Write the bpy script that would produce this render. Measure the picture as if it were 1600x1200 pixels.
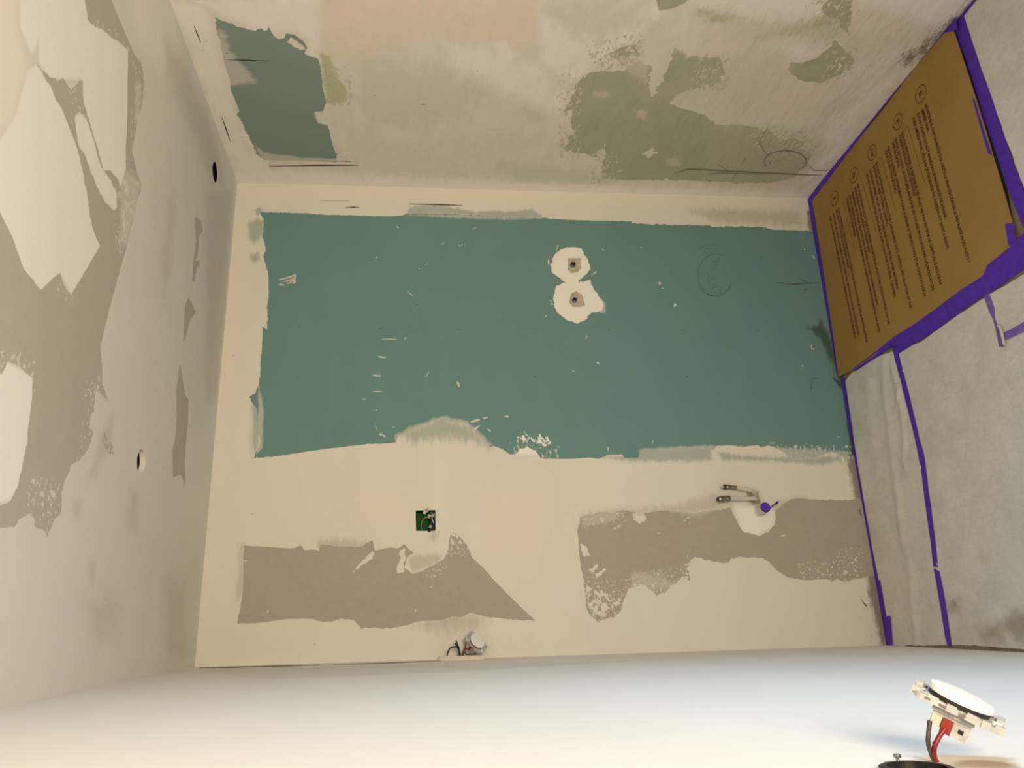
import bpy, bmesh, math, random
import numpy as np
from mathutils import Matrix, Vector

random.seed(7)
for o in list(bpy.data.objects):
    bpy.data.objects.remove(o, do_unlink=True)
scn = bpy.context.scene
COL = scn.collection

# ------------------------------------------------------------------ camera
# the phone was held sideways: the picture's left is the room's up
FPX = 1204.274
RC = np.array([[-0.03070986, -0.1012715, -0.99438473],      # picture right
               [0.95010859, -0.31190992, 0.00242349],        # picture up
               [-0.31040389, -0.94469904, 0.10579763]])      # back, away from view
CC = np.array([0.07071788, -2.65624635, 1.56965199])
cd = bpy.data.cameras.new('camera')
cam = bpy.data.objects.new('camera', cd)
COL.objects.link(cam)
cd.sensor_width = 36.0
cd.lens = FPX / 1600.0 * 36.0
cd.clip_start = 0.01
cam.matrix_world = Matrix(((RC[0][0], RC[1][0], RC[2][0], CC[0]),
                           (RC[0][1], RC[1][1], RC[2][1], CC[1]),
                           (RC[0][2], RC[1][2], RC[2][2], CC[2]),
                           (0, 0, 0, 1)))
scn.camera = cam

# ------------------------------------------------------------------ light
w = bpy.data.worlds.new('sky')
scn.world = w
w.use_nodes = True
w.node_tree.nodes['Background'].inputs[0].default_value = (0.62, 0.75, 1.0, 1)
w.node_tree.nodes['Background'].inputs[1].default_value = 1.0


def add_light(name, kind, loc, energy, color, size=0.1, size_y=None, direction=None):
    l = bpy.data.lights.new(name, kind)
    l.energy = energy
    l.color = color
    if kind == 'AREA':
        l.shape = 'RECTANGLE'
        l.size = size
        l.size_y = size_y or size
    else:
        l.shadow_soft_size = size
    o = bpy.data.objects.new(name, l)
    COL.objects.link(o)
    o.location = loc
    if direction:
        o.rotation_euler = Vector(direction).to_track_quat('-Z', 'Y').to_euler()
    return o


# warm work lamp on a stand behind the viewer
lamp = add_light('work_lamp', 'SPOT', (0.50, -3.40, 1.27), 194.0, (1.0, 0.82, 0.57), 0.34, direction=(0.02, 1.0, 0.33))
lamp.data.spot_size = math.radians(128)
lamp.data.spot_blend = 1.0
# cool daylight on the left wall, sent through an added window out of view
day = add_light('added_window_daylight', 'AREA', (1.80, -1.70, 0.80), 6.5, (0.50, 0.72, 1.0), 0.7, 0.8, (-1, 0.0, 0.06))
day.data.spread = math.radians(95)      # narrowed so the blue stays on the left wall

vs = scn.view_settings
vs.view_transform = 'Standard'
vs.look = 'None'
vs.exposure = 0.12
vs.gamma = 1.0
vs.use_curve_mapping = False

# ------------------------------------------------------------------ room planes
H = 2.3
W, aR, bR = 1.75807636, -0.0232369, -0.00248525     # right wall  X = W + aR*Y + bR*Z
aL, bL = 0.02045369, 0.00345553                     # left wall   X = aL*Y + bL*Z
cS, cT = 0.00357143, 0.02031025                     # ceiling     Z = H + cS*X + cT*Y
TRAY_Z = 0.012
CARD_Z = 0.015
PLANES = {'back': ((0, 1, 0), 0.0), 'floor': ((0, 0, 1), 0.0), 'card': ((0, 0, 1), CARD_Z),
          'right': ((1, -aR, -bR), W), 'left': ((1, -aL, -bL), 0.0), 'ceil': ((-cS, -cT, 1), H)}


def ray(px, py):
    return RC.T @ np.array([(px - 800.0) / FPX, -(py - 600.0) / FPX, -1.0])


def hit(px, py, plane, lift=0.0):
    """the point of a wall, floor or ceiling that a picture point shows"""
    if isinstance(plane, str):
        n, k = PLANES[plane]
    else:
        n, k = plane
    n = np.array(n, float)
    d = ray(px, py)
    return CC + d * ((k - n @ CC) / (n @ d))


def corner(side, Y, top):
    a, b, w0 = (aR, bR, W) if side == 'R' else (aL, bL, 0.0)
    Z = 0.0
    X = w0 + a * Y
    if top:
        for _ in range(8):
            Z = H + cS * X + cT * Y
            X = w0 + a * Y + b * Z
    return np.array([X, Y, Z])


# ------------------------------------------------------------------ noise in numpy
def vnoise(x, y, seed=0):
    ix = np.floor(x); iy = np.floor(y)
    fx = x - ix; fy = y - iy
    fx = fx * fx * (3 - 2 * fx); fy = fy * fy * (3 - 2 * fy)

    def h(a, b):
        s = np.sin(a * 127.1 + b * 311.7 + seed * 74.7) * 43758.5453
        return s - np.floor(s)
    return (h(ix, iy) * (1 - fx) * (1 - fy) + h(ix + 1, iy) * fx * (1 - fy)
            + h(ix, iy + 1) * (1 - fx) * fy + h(ix + 1, iy + 1) * fx * fy)


def fbm(x, y, seed=0, octs=4):
    t = np.zeros_like(x); a = 1.0; n = 0.0
    for i in range(octs):
        t += a * (vnoise(x * 2 ** i, y * 2 ** i, seed + i * 3.1) * 2 - 1)
        n += a; a *= 0.55
    return t / n * 1.6


def poly_sd(P, poly):
    """signed distance, positive inside"""
    poly = np.asarray(poly, float)
    d2 = np.full(len(P), 1e9)
    ins = np.zeros(len(P), bool)
    m = len(poly)
    for i in range(m):
        a = poly[i]; b = poly[(i + 1) % m]
        e = b - a
        L = e @ e + 1e-18
        q = P - a
        t = np.clip((q @ e) / L, 0, 1)
        r = q - t[:, None] * e
        d2 = np.minimum(d2, (r * r).sum(1))
        if a[1] != b[1]:
            c = ((a[1] <= P[:, 1]) & (b[1] > P[:, 1])) | ((b[1] <= P[:, 1]) & (a[1] > P[:, 1]))
            xi = a[0] + (P[:, 1] - a[1]) * e[0] / e[1]
            ins ^= c & (P[:, 0] < xi)
    d = np.sqrt(d2)
    return np.where(ins, d, -d)


FAR = -0.06


def local_sd(P, poly, margin=0.055):
    poly = np.asarray(poly, float)
    lo = poly.min(0) - margin; hi = poly.max(0) + margin
    m = (P[:, 0] > lo[0]) & (P[:, 0] < hi[0]) & (P[:, 1] > lo[1]) & (P[:, 1] < hi[1])
    r = np.full(len(P), FAR)
    if m.any():
        r[m] = np.maximum(poly_sd(P[m], poly), FAR)
    return r


# ------------------------------------------------------------------ mesh helpers
def new_mesh(name, V, T, mat, parent=None, attrs=None, smooth=False, normal=None):
    V = np.asarray(V, np.float32); T = np.asarray(T, np.int32).reshape(-1, 3)
    used = np.unique(T)
    rm = np.full(len(V), -1, np.int64); rm[used] = np.arange(len(used))
    T = rm[T].astype(np.int32); V = V[used]
    if normal is not None and len(T):
        n = np.cross(V[T[:, 1]] - V[T[:, 0]], V[T[:, 2]] - V[T[:, 0]])
        fl = (n @ np.asarray(normal, np.float32)) < -1e-12
        T[fl] = T[fl][:, ::-1]
    me = bpy.data.meshes.new(name)
    me.vertices.add(len(V)); me.vertices.foreach_set('co', V.ravel())
    me.loops.add(len(T) * 3); me.loops.foreach_set('vertex_index', T.ravel())
    me.polygons.add(len(T)); me.polygons.foreach_set('loop_start', np.arange(0, len(T) * 3, 3, dtype=np.int32))
    if smooth:
        me.polygons.foreach_set('use_smooth', np.ones(len(T), bool))
    if attrs:
        for k, a in attrs.items():
            at = me.attributes.new(k, 'FLOAT', 'POINT')
            at.data.foreach_set('value', np.asarray(a, np.float32)[used])
    me.update(); me.validate()
    me.materials.append(mat)
    o = bpy.data.objects.new(name, me)
    COL.objects.link(o)
    if parent:
        o.parent = parent
    return o


def tag(o, label=None, cat=None, group=None, kind=None):
    if label: o['label'] = label
    if cat: o['category'] = cat
    if group: o['group'] = group
    if kind: o['kind'] = kind
    return o


def empty(name, loc=(0, 0, 0)):
    o = bpy.data.objects.new(name, None)
    o.empty_display_size = 0.03
    COL.objects.link(o)
    o.location = loc
    return o


def finish(name, bm, mat, parent=None, smooth=False):
    bmesh.ops.recalc_face_normals(bm, faces=bm.faces)
    me = bpy.data.meshes.new(name)
    bm.to_mesh(me); bm.free()
    if smooth:
        for p in me.polygons: p.use_smooth = True
        try:
            me.set_sharp_from_angle(angle=math.radians(40))
        except Exception:
            pass
    me.materials.append(mat)
    o = bpy.data.objects.new(name, me)
    COL.objects.link(o)
    if parent: o.parent = parent
    return o


def bm_box(bm, lo, hi, M=None, bevel=0.0):
    lo = Vector(lo); hi = Vector(hi)
    mid = (lo + hi) / 2; sz = hi - lo
    r = bmesh.ops.create_cube(bm, size=1.0, matrix=(M or Matrix()) @ Matrix.Translation(mid) @ Matrix.Diagonal((sz.x, sz.y, sz.z, 1)))
    if bevel:
        es = list({e for v in r['verts'] for e in v.link_edges})
        bmesh.ops.bevel(bm, geom=es, offset=bevel, segments=2, affect='EDGES', profile=0.6)
    return bm


def bm_lathe(bm, prof, M=None, n=32, close_top=True, close_bot=True):
    """profile of (radius, z) pairs turned about local z"""
    M = M or Matrix()
    rings = []
    for r, z in prof:
        rings.append([bm.verts.new(M @ Vector((r * math.cos(2 * math.pi * k / n), r * math.sin(2 * math.pi * k / n), z))) for k in range(n)])
    for a, b in zip(rings, rings[1:]):
        for k in range(n):
            bm.faces.new((a[k], a[(k + 1) % n], b[(k + 1) % n], b[k]))
    if close_bot: bm.faces.new(rings[0][::-1])
    if close_top: bm.faces.new(rings[-1])
    return bm


def bm_tube(bm, pts, r, n=10):
    """round tube along a smoothed path"""
    P = [Vector(p) for p in pts]
    path = []
    for i in range(len(P) - 1):
        p0 = P[max(i - 1, 0)]; p1 = P[i]; p2 = P[i + 1]; p3 = P[min(i + 2, len(P) - 1)]
        for s in range(6):
            t = s / 6.0
            path.append(0.5 * ((2 * p1) + (p2 - p0) * t + (2 * p0 - 5 * p1 + 4 * p2 - p3) * t * t + (3 * p1 - p0 - 3 * p2 + p3) * t ** 3))
    path.append(P[-1])
    rings = []
    up = Vector((0.3, 0.5, 0.8)).normalized()
    for i, p in enumerate(path):
        d = (path[min(i + 1, len(path) - 1)] - path[max(i - 1, 0)]).normalized()
        u = (up - d * up.dot(d)).normalized(); v = d.cross(u)
        up = u
        rr = r[min(i, len(r) - 1)] if isinstance(r, (list, tuple)) else r
        rings.append([bm.verts.new(p + (u * math.cos(2 * math.pi * k / n) + v * math.sin(2 * math.pi * k / n)) * rr) for k in range(n)])
    for a, b in zip(rings, rings[1:]):
        for k in range(n):
            bm.faces.new((a[k], a[(k + 1) % n], b[(k + 1) % n], b[k]))
    bm.faces.new(rings[0][::-1]); bm.faces.new(rings[-1])
    return bm


# ------------------------------------------------------------------ materials
class NT:
    def __init__(s, name):
        s.m = bpy.data.materials.new(name); s.m.use_nodes = True
        s.t = s.m.node_tree; s.n = s.t.nodes; s.l = s.t.links
        s.b = s.n['Principled BSDF']

    def node(s, typ, **kw):
        n = s.n.new(typ)
        for k, v in kw.items(): setattr(n, k, v)
        return n

    def link(s, a, b): s.l.new(a, b)

    def noise(s, scale, detail=4, rough=0.55, stretch=None, rot=None):
        tc = s.node('ShaderNodeTexCoord')
        src = tc.outputs['Object']
        if stretch or rot:
            mp = s.node('ShaderNodeMapping')
            if stretch: mp.inputs['Scale'].default_value = stretch
            if rot: mp.inputs['Rotation'].default_value = rot
            s.link(src, mp.inputs['Vector']); src = mp.outputs['Vector']
        t = s.node('ShaderNodeTexNoise')
        t.inputs['Scale'].default_value = scale
        t.inputs['Detail'].default_value = detail
        t.inputs['Roughness'].default_value = rough
        s.link(src, t.inputs['Vector'])
        return t.outputs['Fac']

    def math(s, op, a, b=None, c=None):
        n = s.node('ShaderNodeMath', operation=op)
        for i, v in enumerate((a, b, c)):
            if v is None: continue
            if isinstance(v, (int, float)): n.inputs[i].default_value = v
            else: s.link(v, n.inputs[i])
        return n.outputs[0]

    def rng(s, v, f0, f1, t0, t1, smooth=False):
        n = s.node('ShaderNodeMapRange')
        if smooth: n.interpolation_type = 'SMOOTHSTEP'
        s.link(v, n.inputs[0])
        for i, x in enumerate((f0, f1, t0, t1)): n.inputs[i + 1].default_value = x
        return n.outputs[0]

    def mix(s, fac, a, b, mode='MIX'):
        n = s.node('ShaderNodeMix', data_type='RGBA', blend_type=mode)
        for i, v in ((0, fac), (6, a), (7, b)):
            if isinstance(v, (int, float)): n.inputs[i].default_value = v
            elif isinstance(v, (tuple, list)): n.inputs[i].default_value = (*v[:3], 1)
            else: s.link(v, n.inputs[i])
        return n.outputs[2]

    def attr(s, name):
        n = s.node('ShaderNodeAttribute'); n.attribute_name = name
        return n.outputs['Fac']

    def bump(s, h, strength, dist=0.002, prev=None):
        n = s.node('ShaderNodeBump')
        n.inputs['Strength'].default_value = strength; n.inputs['Distance'].default_value = dist
        s.link(h, n.inputs['Height'])
        if prev is not None: s.link(prev, n.inputs['Normal'])
        return n.outputs[0]

    def out(s, color, rough=0.85, normal=None, spec=0.25, metal=0.0):
        if isinstance(color, (tuple, list)): s.b.inputs['Base Color'].default_value = (*color[:3], 1)
        else: s.link(color, s.b.inputs['Base Color'])
        if isinstance(rough, (int, float)): s.b.inputs['Roughness'].default_value = rough
        else: s.link(rough, s.b.inputs['Roughness'])
        s.b.inputs['Specular IOR Level'].default_value = spec
        s.b.inputs['Metallic'].default_value = metal
        if normal is not None: s.link(normal, s.b.inputs['Normal'])
        return s.m


def skim_mat(name, base, var, layers, trowel=(1, 1, 1), grain=0.25, wave=0.5, rough=0.88, tscale=7.0, vscale=4.0):
    """trowelled plaster or paper-faced board; layers are (attribute, colour, strength, noise reach, noise scale)"""
    s = NT(name)
    n1 = s.noise(vscale, 5, 0.6, trowel)
    c = s.mix(s.rng(n1, 0.3, 0.7, 0, 1), base, var)
    for (at, colr, strength, amp, nsc, *shp) in layers:
        hw = shp[0] if shp else 1.0
        v = s.attr(at)
        nn = s.noise(nsc, 5, 0.65, trowel)
        v2 = s.math('ADD', v, s.math('MULTIPLY', s.math('SUBTRACT', nn, 0.5), amp * 4.5))
        f = s.math('MULTIPLY', s.rng(v2, -hw, hw, 0, 1, True), strength)
        c = s.mix(f, c, colr)
    fine = s.noise(260, 3, 0.6)
    c = s.mix(grain, c, s.mix(s.rng(fine, 0.25, 0.75, 0, 1), (0.80, 0.80, 0.80), (1.0, 1.0, 1.0)), 'MULTIPLY')
    nb = s.bump(s.noise(tscale, 3, 0.5, trowel), wave, 0.012)
    nb = s.bump(s.noise(90, 4, 0.6, trowel), 0.12, 0.002, nb)
    return s.out(c, rough, nb)


def simple_mat(name, base, var=None, scale=30, rough=0.6, spec=0.3, metal=0.0, bump=0.0, bscale=120, bdist=0.001, stretch=None):
    s = NT(name)
    c = base if var is None else s.mix(s.rng(s.noise(scale, 4, 0.6, stretch), 0.35, 0.65, 0, 1), base, var)
    nb = s.bump(s.noise(bscale, 3, 0.6, stretch), bump, bdist) if bump else None
    return s.out(c, rough, nb, spec, metal)


# ------------------------------------------------------------------ surfaces with recessed patches
class Surface:
    """A wall, ceiling or floor plane. Patches traced on it are cut out of the plaster skim:
    the skim stands proud, the patch lies behind its edge."""

    def __init__(s, plane, c00, c10, c01, c11, nu, nv, normal):
        s.plane = plane
        s.O = c00
        s.n = np.asarray(normal, float)
        s.n /= np.linalg.norm(s.n)
        e1 = c10 - c00; e1 /= np.linalg.norm(e1)
        s.e1 = e1
        e2 = np.cross(s.n, e1)
        if e2 @ (c01 - c00) < 0: e2 = -e2
        s.e2 = e2 / np.linalg.norm(e2)
        u = np.linspace(0, 1, nu + 1); v = np.linspace(0, 1, nv + 1)
        U, Vv = np.meshgrid(u, v, indexing='ij')
        U = U.ravel()[:, None]; Vv = Vv.ravel()[:, None]
        P = c00 * (1 - U) * (1 - Vv) + c10 * U * (1 - Vv) + c01 * (1 - U) * Vv + c11 * U * Vv
        s.P = np.stack([(P - s.O) @ s.e1, (P - s.O) @ s.e2], 1)
        i = np.arange(nu)[:, None] * (nv + 1) + np.arange(nv)[None, :]
        i = i.ravel()
        a, b, c, d = i, i + nv + 1, i + nv + 2, i + 1
        s.T = np.concatenate([np.stack([a, b, c], 1), np.stack([a, c, d], 1)])
        s.A = {}
        s.hard = []

    def uv(s, pts):
        return np.array([[(hit(x, y, s.plane) - s.O) @ s.e1, (hit(x, y, s.plane) - s.O) @ s.e2] for x, y in pts])

    def xyz(s, uv, h=0.0):
        uv = np.asarray(uv)
        return s.O + uv[:, :1] * s.e1 + uv[:, 1:] * s.e2 + s.n * h

    def field(s, polys, amp=0.003, scale=0.02, neg=(), speck=(), seed=1, metric=False):
        """polys, neg: outlines in picture points; speck: (outline, noise size, threshold) where skim shows through"""
        f = np.full(len(s.P), FAR)
        for pg in polys:
            f = np.maximum(f, local_sd(s.P, pg if metric else s.uv(pg)))
        near = f > -0.05
        Q = s.P[near]
        rough = np.clip(0.15 + 1.5 * (vnoise(Q[:, 0] / 0.11, Q[:, 1] / 0.11, seed + 9) - 0.25), 0.1, 1.4)
        fn = f[near] + amp * rough * (1.35 * fbm(Q[:, 0] / scale, Q[:, 1] / scale, seed) + 0.55 * fbm(Q[:, 0] / scale * 3.1, Q[:, 1] / scale * 3.1, seed + 17, 2))
        for pg in neg:
            sd = local_sd(Q, s.uv(pg))
            sd = sd + amp * (1.5 * fbm(Q[:, 0] / scale, Q[:, 1] / scale, seed + 5) + 0.7 * fbm(Q[:, 0] / scale * 3.1, Q[:, 1] / scale * 3.1, seed + 19, 2))
            fn = np.minimum(fn, -sd)
        for pg, ns, th in speck:
            sd = local_sd(Q, s.uv(pg))
            k = np.clip(sd / 0.02, -1, 1)
            nz = fbm(Q[:, 0] / ns, Q[:, 1] / ns, seed + 7)
            fn = np.minimum(fn, (th + (1 - k) * 1.1 - nz) * ns * 0.5)
        f[near] = fn
        f[~near] = FAR
        return f

    def soft(s, name, items, default_feather=0.008, cap=2.0, low=-2.0):
        """items: (outline, feather) with the feather in metres; value runs -2..2 across the edge"""
        f = np.full(len(s.P), low)
        for it in items:
            pg, fe = (it if isinstance(it, tuple) else (it, default_feather))
            f = np.maximum(f, np.clip(local_sd(s.P, s.uv(pg)) / fe, low, cap))
        s.A[name] = f

    def add_hard(s, name, f, **kw):
        s.A['__' + name + str(len(s.hard))] = f
        s.hard.append(dict(name=name, key='__' + name + str(len(s.hard)), **kw))

    def _split(s, T, key):
        keys = list(s.A)
        M = np.stack([s.A[k] for k in keys], 1)
        fi = keys.index(key)
        f = M[:, fi]
        ins = f > 0
        cnt = ins[T].sum(1)
        Tin = T[cnt == 3]; Tout = T[cnt == 0]
        mixed = T[(cnt == 1) | (cnt == 2)]
        P = s.P
        newP = []; newM = []; ed = {}
        base = len(P)

        def ev(a, b):
            k = (a, b) if a < b else (b, a)
            j = ed.get(k)
            if j is None:
                t = f[a] / (f[a] - f[b]); t = min(max(t, 0.03), 0.97)
                newP.append(P[a] * (1 - t) + P[b] * t)
                m = M[a] * (1 - t) + M[b] * t
                newM.append(m)
                j = base + len(newP) - 1
                ed[k] = j
            return j
        ti = []; to = []; seg = []
        for tri in mixed:
            a, b, c = (int(x) for x in tri)
            k = int(ins[a]) + int(ins[b]) + int(ins[c])
            lone_in = k == 1
            for _ in range(3):
                if bool(ins[a]) == lone_in: break
                a, b, c = b, c, a
            p = ev(a, b); q = ev(a, c)
            seg.append((p, q))
            (ti if lone_in else to).append((a, p, q))
            g = to if lone_in else ti
            g.append((p, b, c)); g.append((p, c, q))
        if newP:
            s.P = np.concatenate([P, np.array(newP)])
            M = np.concatenate([M, np.array(newM)])
            s.A = {k: M[:, i] for i, k in enumerate(keys)}
        arr = lambda base_t, extra: np.concatenate([base_t, np.array(extra, int)]) if extra else base_t
        return arr(Tin, ti), arr(Tout, to), seg

    def build(s, name, mat, lift=0.00025, extra=None):
        T = s.T
        soft = None
        parts = []
        rims = []
        for h in s.hard:
            Tin, T, seg = s._split(T, h['key'])
            parts.append((h, Tin, seg))
            if not h.get('flush'):
                rims += [(a, b, h.get('rim', lift)) for a, b in seg]
        at = {k: v for k, v in s.A.items() if not k.startswith('__')}
        V = s.xyz(s.P, lift)
        RV = []; RT = []
        ra = {k: [] for k in at}
        nb = len(V)
        for a, b, dp in rims:
            i = len(RV)
            for q, d in ((a, 0), (b, 0), (b, dp), (a, dp)):
                RV.append(V[q] - s.n * d)
                for k in at: ra[k].append(at[k][q])
            RT += [(i, i + 1, i + 2), (i, i + 2, i + 3)]
        VV = V; TT = T; AA = at
        if extra is not None:
            eV, eT = extra
            off = len(VV)
            VV = np.concatenate([VV, eV]); TT = np.concatenate([TT, np.array(eT) + off])
            AA = {k: np.concatenate([v, np.full(len(eV), -2.0)]) for k, v in at.items()}
        wall = new_mesh(name, VV, TT, mat, attrs=AA, normal=s.n)
        tag(wall, kind='structure')
        if RV:
            me = new_mesh('skim_edge', np.array(RV), RT, mat, parent=wall, attrs={k: np.array(v) for k, v in ra.items()})
        for h, Tin, seg in parts:
            if h.get('hole') or not len(Tin): continue
            o = new_mesh(h['name'], s.xyz(s.P, h.get('h', 0.0)), Tin, h['mat'], parent=wall, attrs=at, normal=s.n)
            if h.get('label'): o['label'] = h['label']
        return wall


# ------------------------------------------------------------------ colours of the finishes
PLASTER = (0.74, 0.715, 0.655); PLASTER2 = (0.70, 0.675, 0.615)
GREEN = (0.142, 0.268, 0.268); GREEN2 = (0.154, 0.281, 0.278)
GREY = (0.405, 0.362, 0.318); GREY2 = (0.435, 0.388, 0.342)

M_green = skim_mat('green_board_paper', GREEN, GREEN2, [
    ('film', (0.55, 0.56, 0.52), 0.75, 0.9, 40), ('moss', (0.045, 0.085, 0.06), 0.85, 0.9, 60), ('speckle', (0.66, 0.64, 0.58), 0.9, 1.6, 95, 0.25)],
    trowel=(0.4, 1, 1), grain=0.12, wave=0.12, vscale=9)
M_grey = skim_mat('grey_board_paper', GREY, GREY2, [('film', (0.62, 0.59, 0.53), 0.6, 0.9, 40), ('speckle', (0.70, 0.675, 0.615), 0.95, 1.6, 110, 0.25)],
                  trowel=(1, 1, 1), grain=0.35, wave=0.08, vscale=40)
M_back = skim_mat('skim_plaster_back', PLASTER, PLASTER2, [
    ('teal', (0.30, 0.37, 0.345), 0.72, 0.8, 34), ('thin', (0.52, 0.475, 0.42), 0.75, 0.9, 30),
    ('dirt', (0.20, 0.165, 0.12), 0.85, 1.1, 90), ('warm', (0.76, 0.70, 0.58), 0.6, 0.6, 12), ('white', (0.86, 0.845, 0.80), 0.9, 0.35, 60)],  # dirt also carries the painted dark of the pipe recess
    trowel=(0.35, 1, 1.6), grain=0.08, wave=0.22, vscale=3)
M_pit = simple_mat('rough_filler', (0.56, 0.50, 0.42), (0.47, 0.41, 0.33), 60, 0.9, 0.2, bump=0.6, bscale=150)
M_dark = simple_mat('dark_void', (0.012, 0.010, 0.008), None, rough=0.95, spec=0.0)

# ================================================================== wall_back
cBL0, cBR0 = corner('L', 0, 0), corner('R', 0, 0)
cBL1, cBR1 = corner('L', 0, 1), corner('R', 0, 1)
back = Surface('back', cBL0, cBL1, cBR0, cBR1, 740, 570, (0, -1, 0))

GREEN_OUT = [(405, 331), (440, 332), (475, 333), (512, 336), (560, 337), (600, 338), (627, 337), (635, 334), (700, 334),
             (737, 336), (775, 338), (847, 341), (880, 343), (915, 344.5), (950, 345), (987, 346), (988, 349), (1050, 351),
             (1107, 352), (1115, 354), (1160, 354), (1195, 355), (1207, 359), (1237, 359.5), (1267, 361), (1285, 362), (1340, 600),
             (1365, 718), (1328, 714), (1325, 712), (1320, 717), (1312, 711), (1300, 707), (1285, 710), (1275, 715), (1257, 716),
             (1235, 717), (1225, 707), (1210, 699), (1200, 696), (1190, 700), (1185, 696), (1170, 697), (1160, 699), (1145, 696),
             (1120, 697), (1115, 704), (1097, 698), (1085, 702), (1045, 706), (1025, 704), (1005, 700), (997, 715), (976, 716),
             (972, 710), (950, 711), (935, 717), (920, 715), (895, 717), (857, 717), (845, 716), (837, 705), (825, 699),
             (812, 702), (807, 709), (797, 710), (785, 702), (772, 697), (766, 699), (750, 682), (737, 672), (727, 662),
             (700, 657), (685, 654), (657, 666), (637, 675), (622, 681), (619, 692), (575, 694), (550, 697), (512, 701),
             (450, 710), (395, 717), (405, 696), (407, 690), (402, 670), (401, 637), (392, 627), (390, 620), (399, 615),
             (405, 600), (407, 580), (407, 567), (410, 530), (410, 511), (417, 515), (418, 495), (417, 482), (420, 460),
             (419, 425), (414, 410), (411, 400), (415, 390), (411, 372), (412, 342)]
RING1 = [(875, 390), (885, 386), (907, 387), (915, 400), (924, 415), (921, 422), (914, 430), (905, 437), (904, 443),
         (885, 444), (877, 435), (862, 425), (861, 412), (865, 400)]
RING2 = [(870, 447), (882, 441), (905, 440), (922, 438), (927, 452), (936, 462), (945, 477), (940, 487), (925, 487), (917, 497),
         (905, 505), (887, 502), (872, 490), (864, 475), (866, 455)]
BLOB = [(808, 676), (815, 673), (828, 673), (836, 676), (845, 674), (855, 679), (864, 688), (862, 697), (848, 700), (838, 697), (826, 695), (812, 693), (805, 684)]
fG = back.field([GREEN_OUT], 0.0028, 0.016, neg=[RING1, RING2],
                speck=[(BLOB, 0.010, -0.25), ([(800, 668), (870, 668), (874, 706), (800, 712)], 0.010, 0.75)], seed=3)
back.add_hard('green_plasterboard', fG, mat=M_green, label='exposed green moisture-resistant plasterboard')

GREY_L = [(381, 852), (425, 855), (460, 857), (470, 852), (476, 859), (497, 859), (502, 851), (537, 854), (565, 855), (569, 851),
          (582, 844), (586, 860), (612, 855), (622, 857), (632, 850), (637, 857), (647, 864), (636, 870), (632, 887), (645, 897),
          (660, 892), (675, 884), (692, 875), (699, 865), (702, 842), (707, 830), (717, 837), (732, 855), (737, 872), (755, 886),
          (772, 907), (795, 930), (812, 947), (837, 970), (802, 968), (760, 964), (735, 957), (722, 964), (707, 964), (687, 969),
          (655, 970), (635, 977), (610, 982), (565, 982), (560, 977), (552, 969), (535, 967), (505, 973), (490, 967), (472, 967),
          (450, 967), (407, 973), (370, 975), (375, 952), (379, 927), (380, 895)]
back.add_hard('grey_plasterboard', back.field([GREY_L], 0.0024, 0.014, neg=[
    [(582, 862), (587, 861), (580, 873), (565, 884), (547, 897), (562, 880)],
    [(624, 860), (632, 857), (634, 870), (630, 885), (631, 895), (621, 895), (619, 886), (625, 872)]],
    speck=[([(700, 828), (722, 832), (738, 862), (715, 865), (698, 862)], 0.009, 0.15), ([(655, 885), (690, 876), (690, 895), (655, 905)], 0.010, 0.7)], seed=11),
    mat=M_grey, label='exposed grey plasterboard')

GREY_R = [(905, 820), (907, 807), (937, 800), (955, 802), (972, 797), (990, 800), (1012, 801), (1042, 797), (1085, 802), (1105, 797),
          (1120, 797), (1142, 792), (1150, 812), (1160, 830), (1185, 837), (1200, 831), (1210, 820), (1212, 800), (1225, 787),
          (1235, 780), (1250, 779), (1285, 781), (1325, 781), (1347, 779), (1380, 880), (1385, 900), (1356, 900), (1330, 907),
          (1317, 909), (1307, 905), (1300, 909), (1290, 905), (1257, 907), (1230, 902), (1215, 892), (1200, 877), (1191, 872),
          (1142, 871), (1140, 879), (1130, 880), (1100, 874), (1085, 870), (1079, 877), (1076, 887), (1077, 907), (1065, 902),
          (1050, 915), (1040, 925), (1025, 930), (1015, 920), (1000, 915), (982, 920), (975, 937), (970, 955), (957, 965),
          (932, 970), (920, 960), (915, 945), (912, 907), (906, 875), (902, 827)]
back.add_hard('grey_plasterboard', back.field([GREY_R], 0.003, 0.014, neg=[
    [(988, 800), (1004, 799), (1011, 811), (1000, 818), (990, 814)], [(920, 890), (933, 880), (934, 886), (923, 898)],
    [(930, 896), (940, 892), (951, 884), (944, 894), (933, 902)], [(906, 848), (916, 852), (921, 866), (912, 871), (908, 860)]],
    speck=[([(908, 905), (955, 915), (978, 930), (975, 965), (912, 972)], 0.010, 0.12), ([(1060, 885), (1082, 868), (1085, 912), (1058, 912)], 0.010, 0.2),
           ([(975, 905), (1050, 900), (1045, 935), (975, 940)], 0.009, 0.45), ([(1312, 868), (1345, 862), (1348, 905), (1312, 905)], 0.009, 0.35),
           ([(1255, 878), (1290, 876), (1290, 900), (1258, 898)], 0.008, 0.8)], seed=23),
    mat=M_grey, label='exposed grey plasterboard near the floor')

# holes in the skim: the flush box and the two pits round the water outlets
fbox = back.field([[(649.5, 797.5), (680, 797), (681, 806), (682, 822), (679.5, 829.5), (650, 829.5)]], 0.0004, 0.01, seed=31)
back.add_hard('box_hole', fbox, hole=True, rim=0.0125)
fp1 = back.field([[(887, 403.5), (908, 403), (908, 419), (903, 425), (893, 427), (887, 421), (888, 412)]], 0.001, 0.012, seed=33)
back.add_hard('pit', fp1, hole=True, rim=0.012)
fp2 = back.field([[(892, 459), (900, 455), (910, 460), (912, 470), (915, 477), (907, 480), (896, 480), (889, 473)]], 0.002, 0.012, seed=35)
back.add_hard('pit', fp2, hole=True, rim=0.012)

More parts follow.
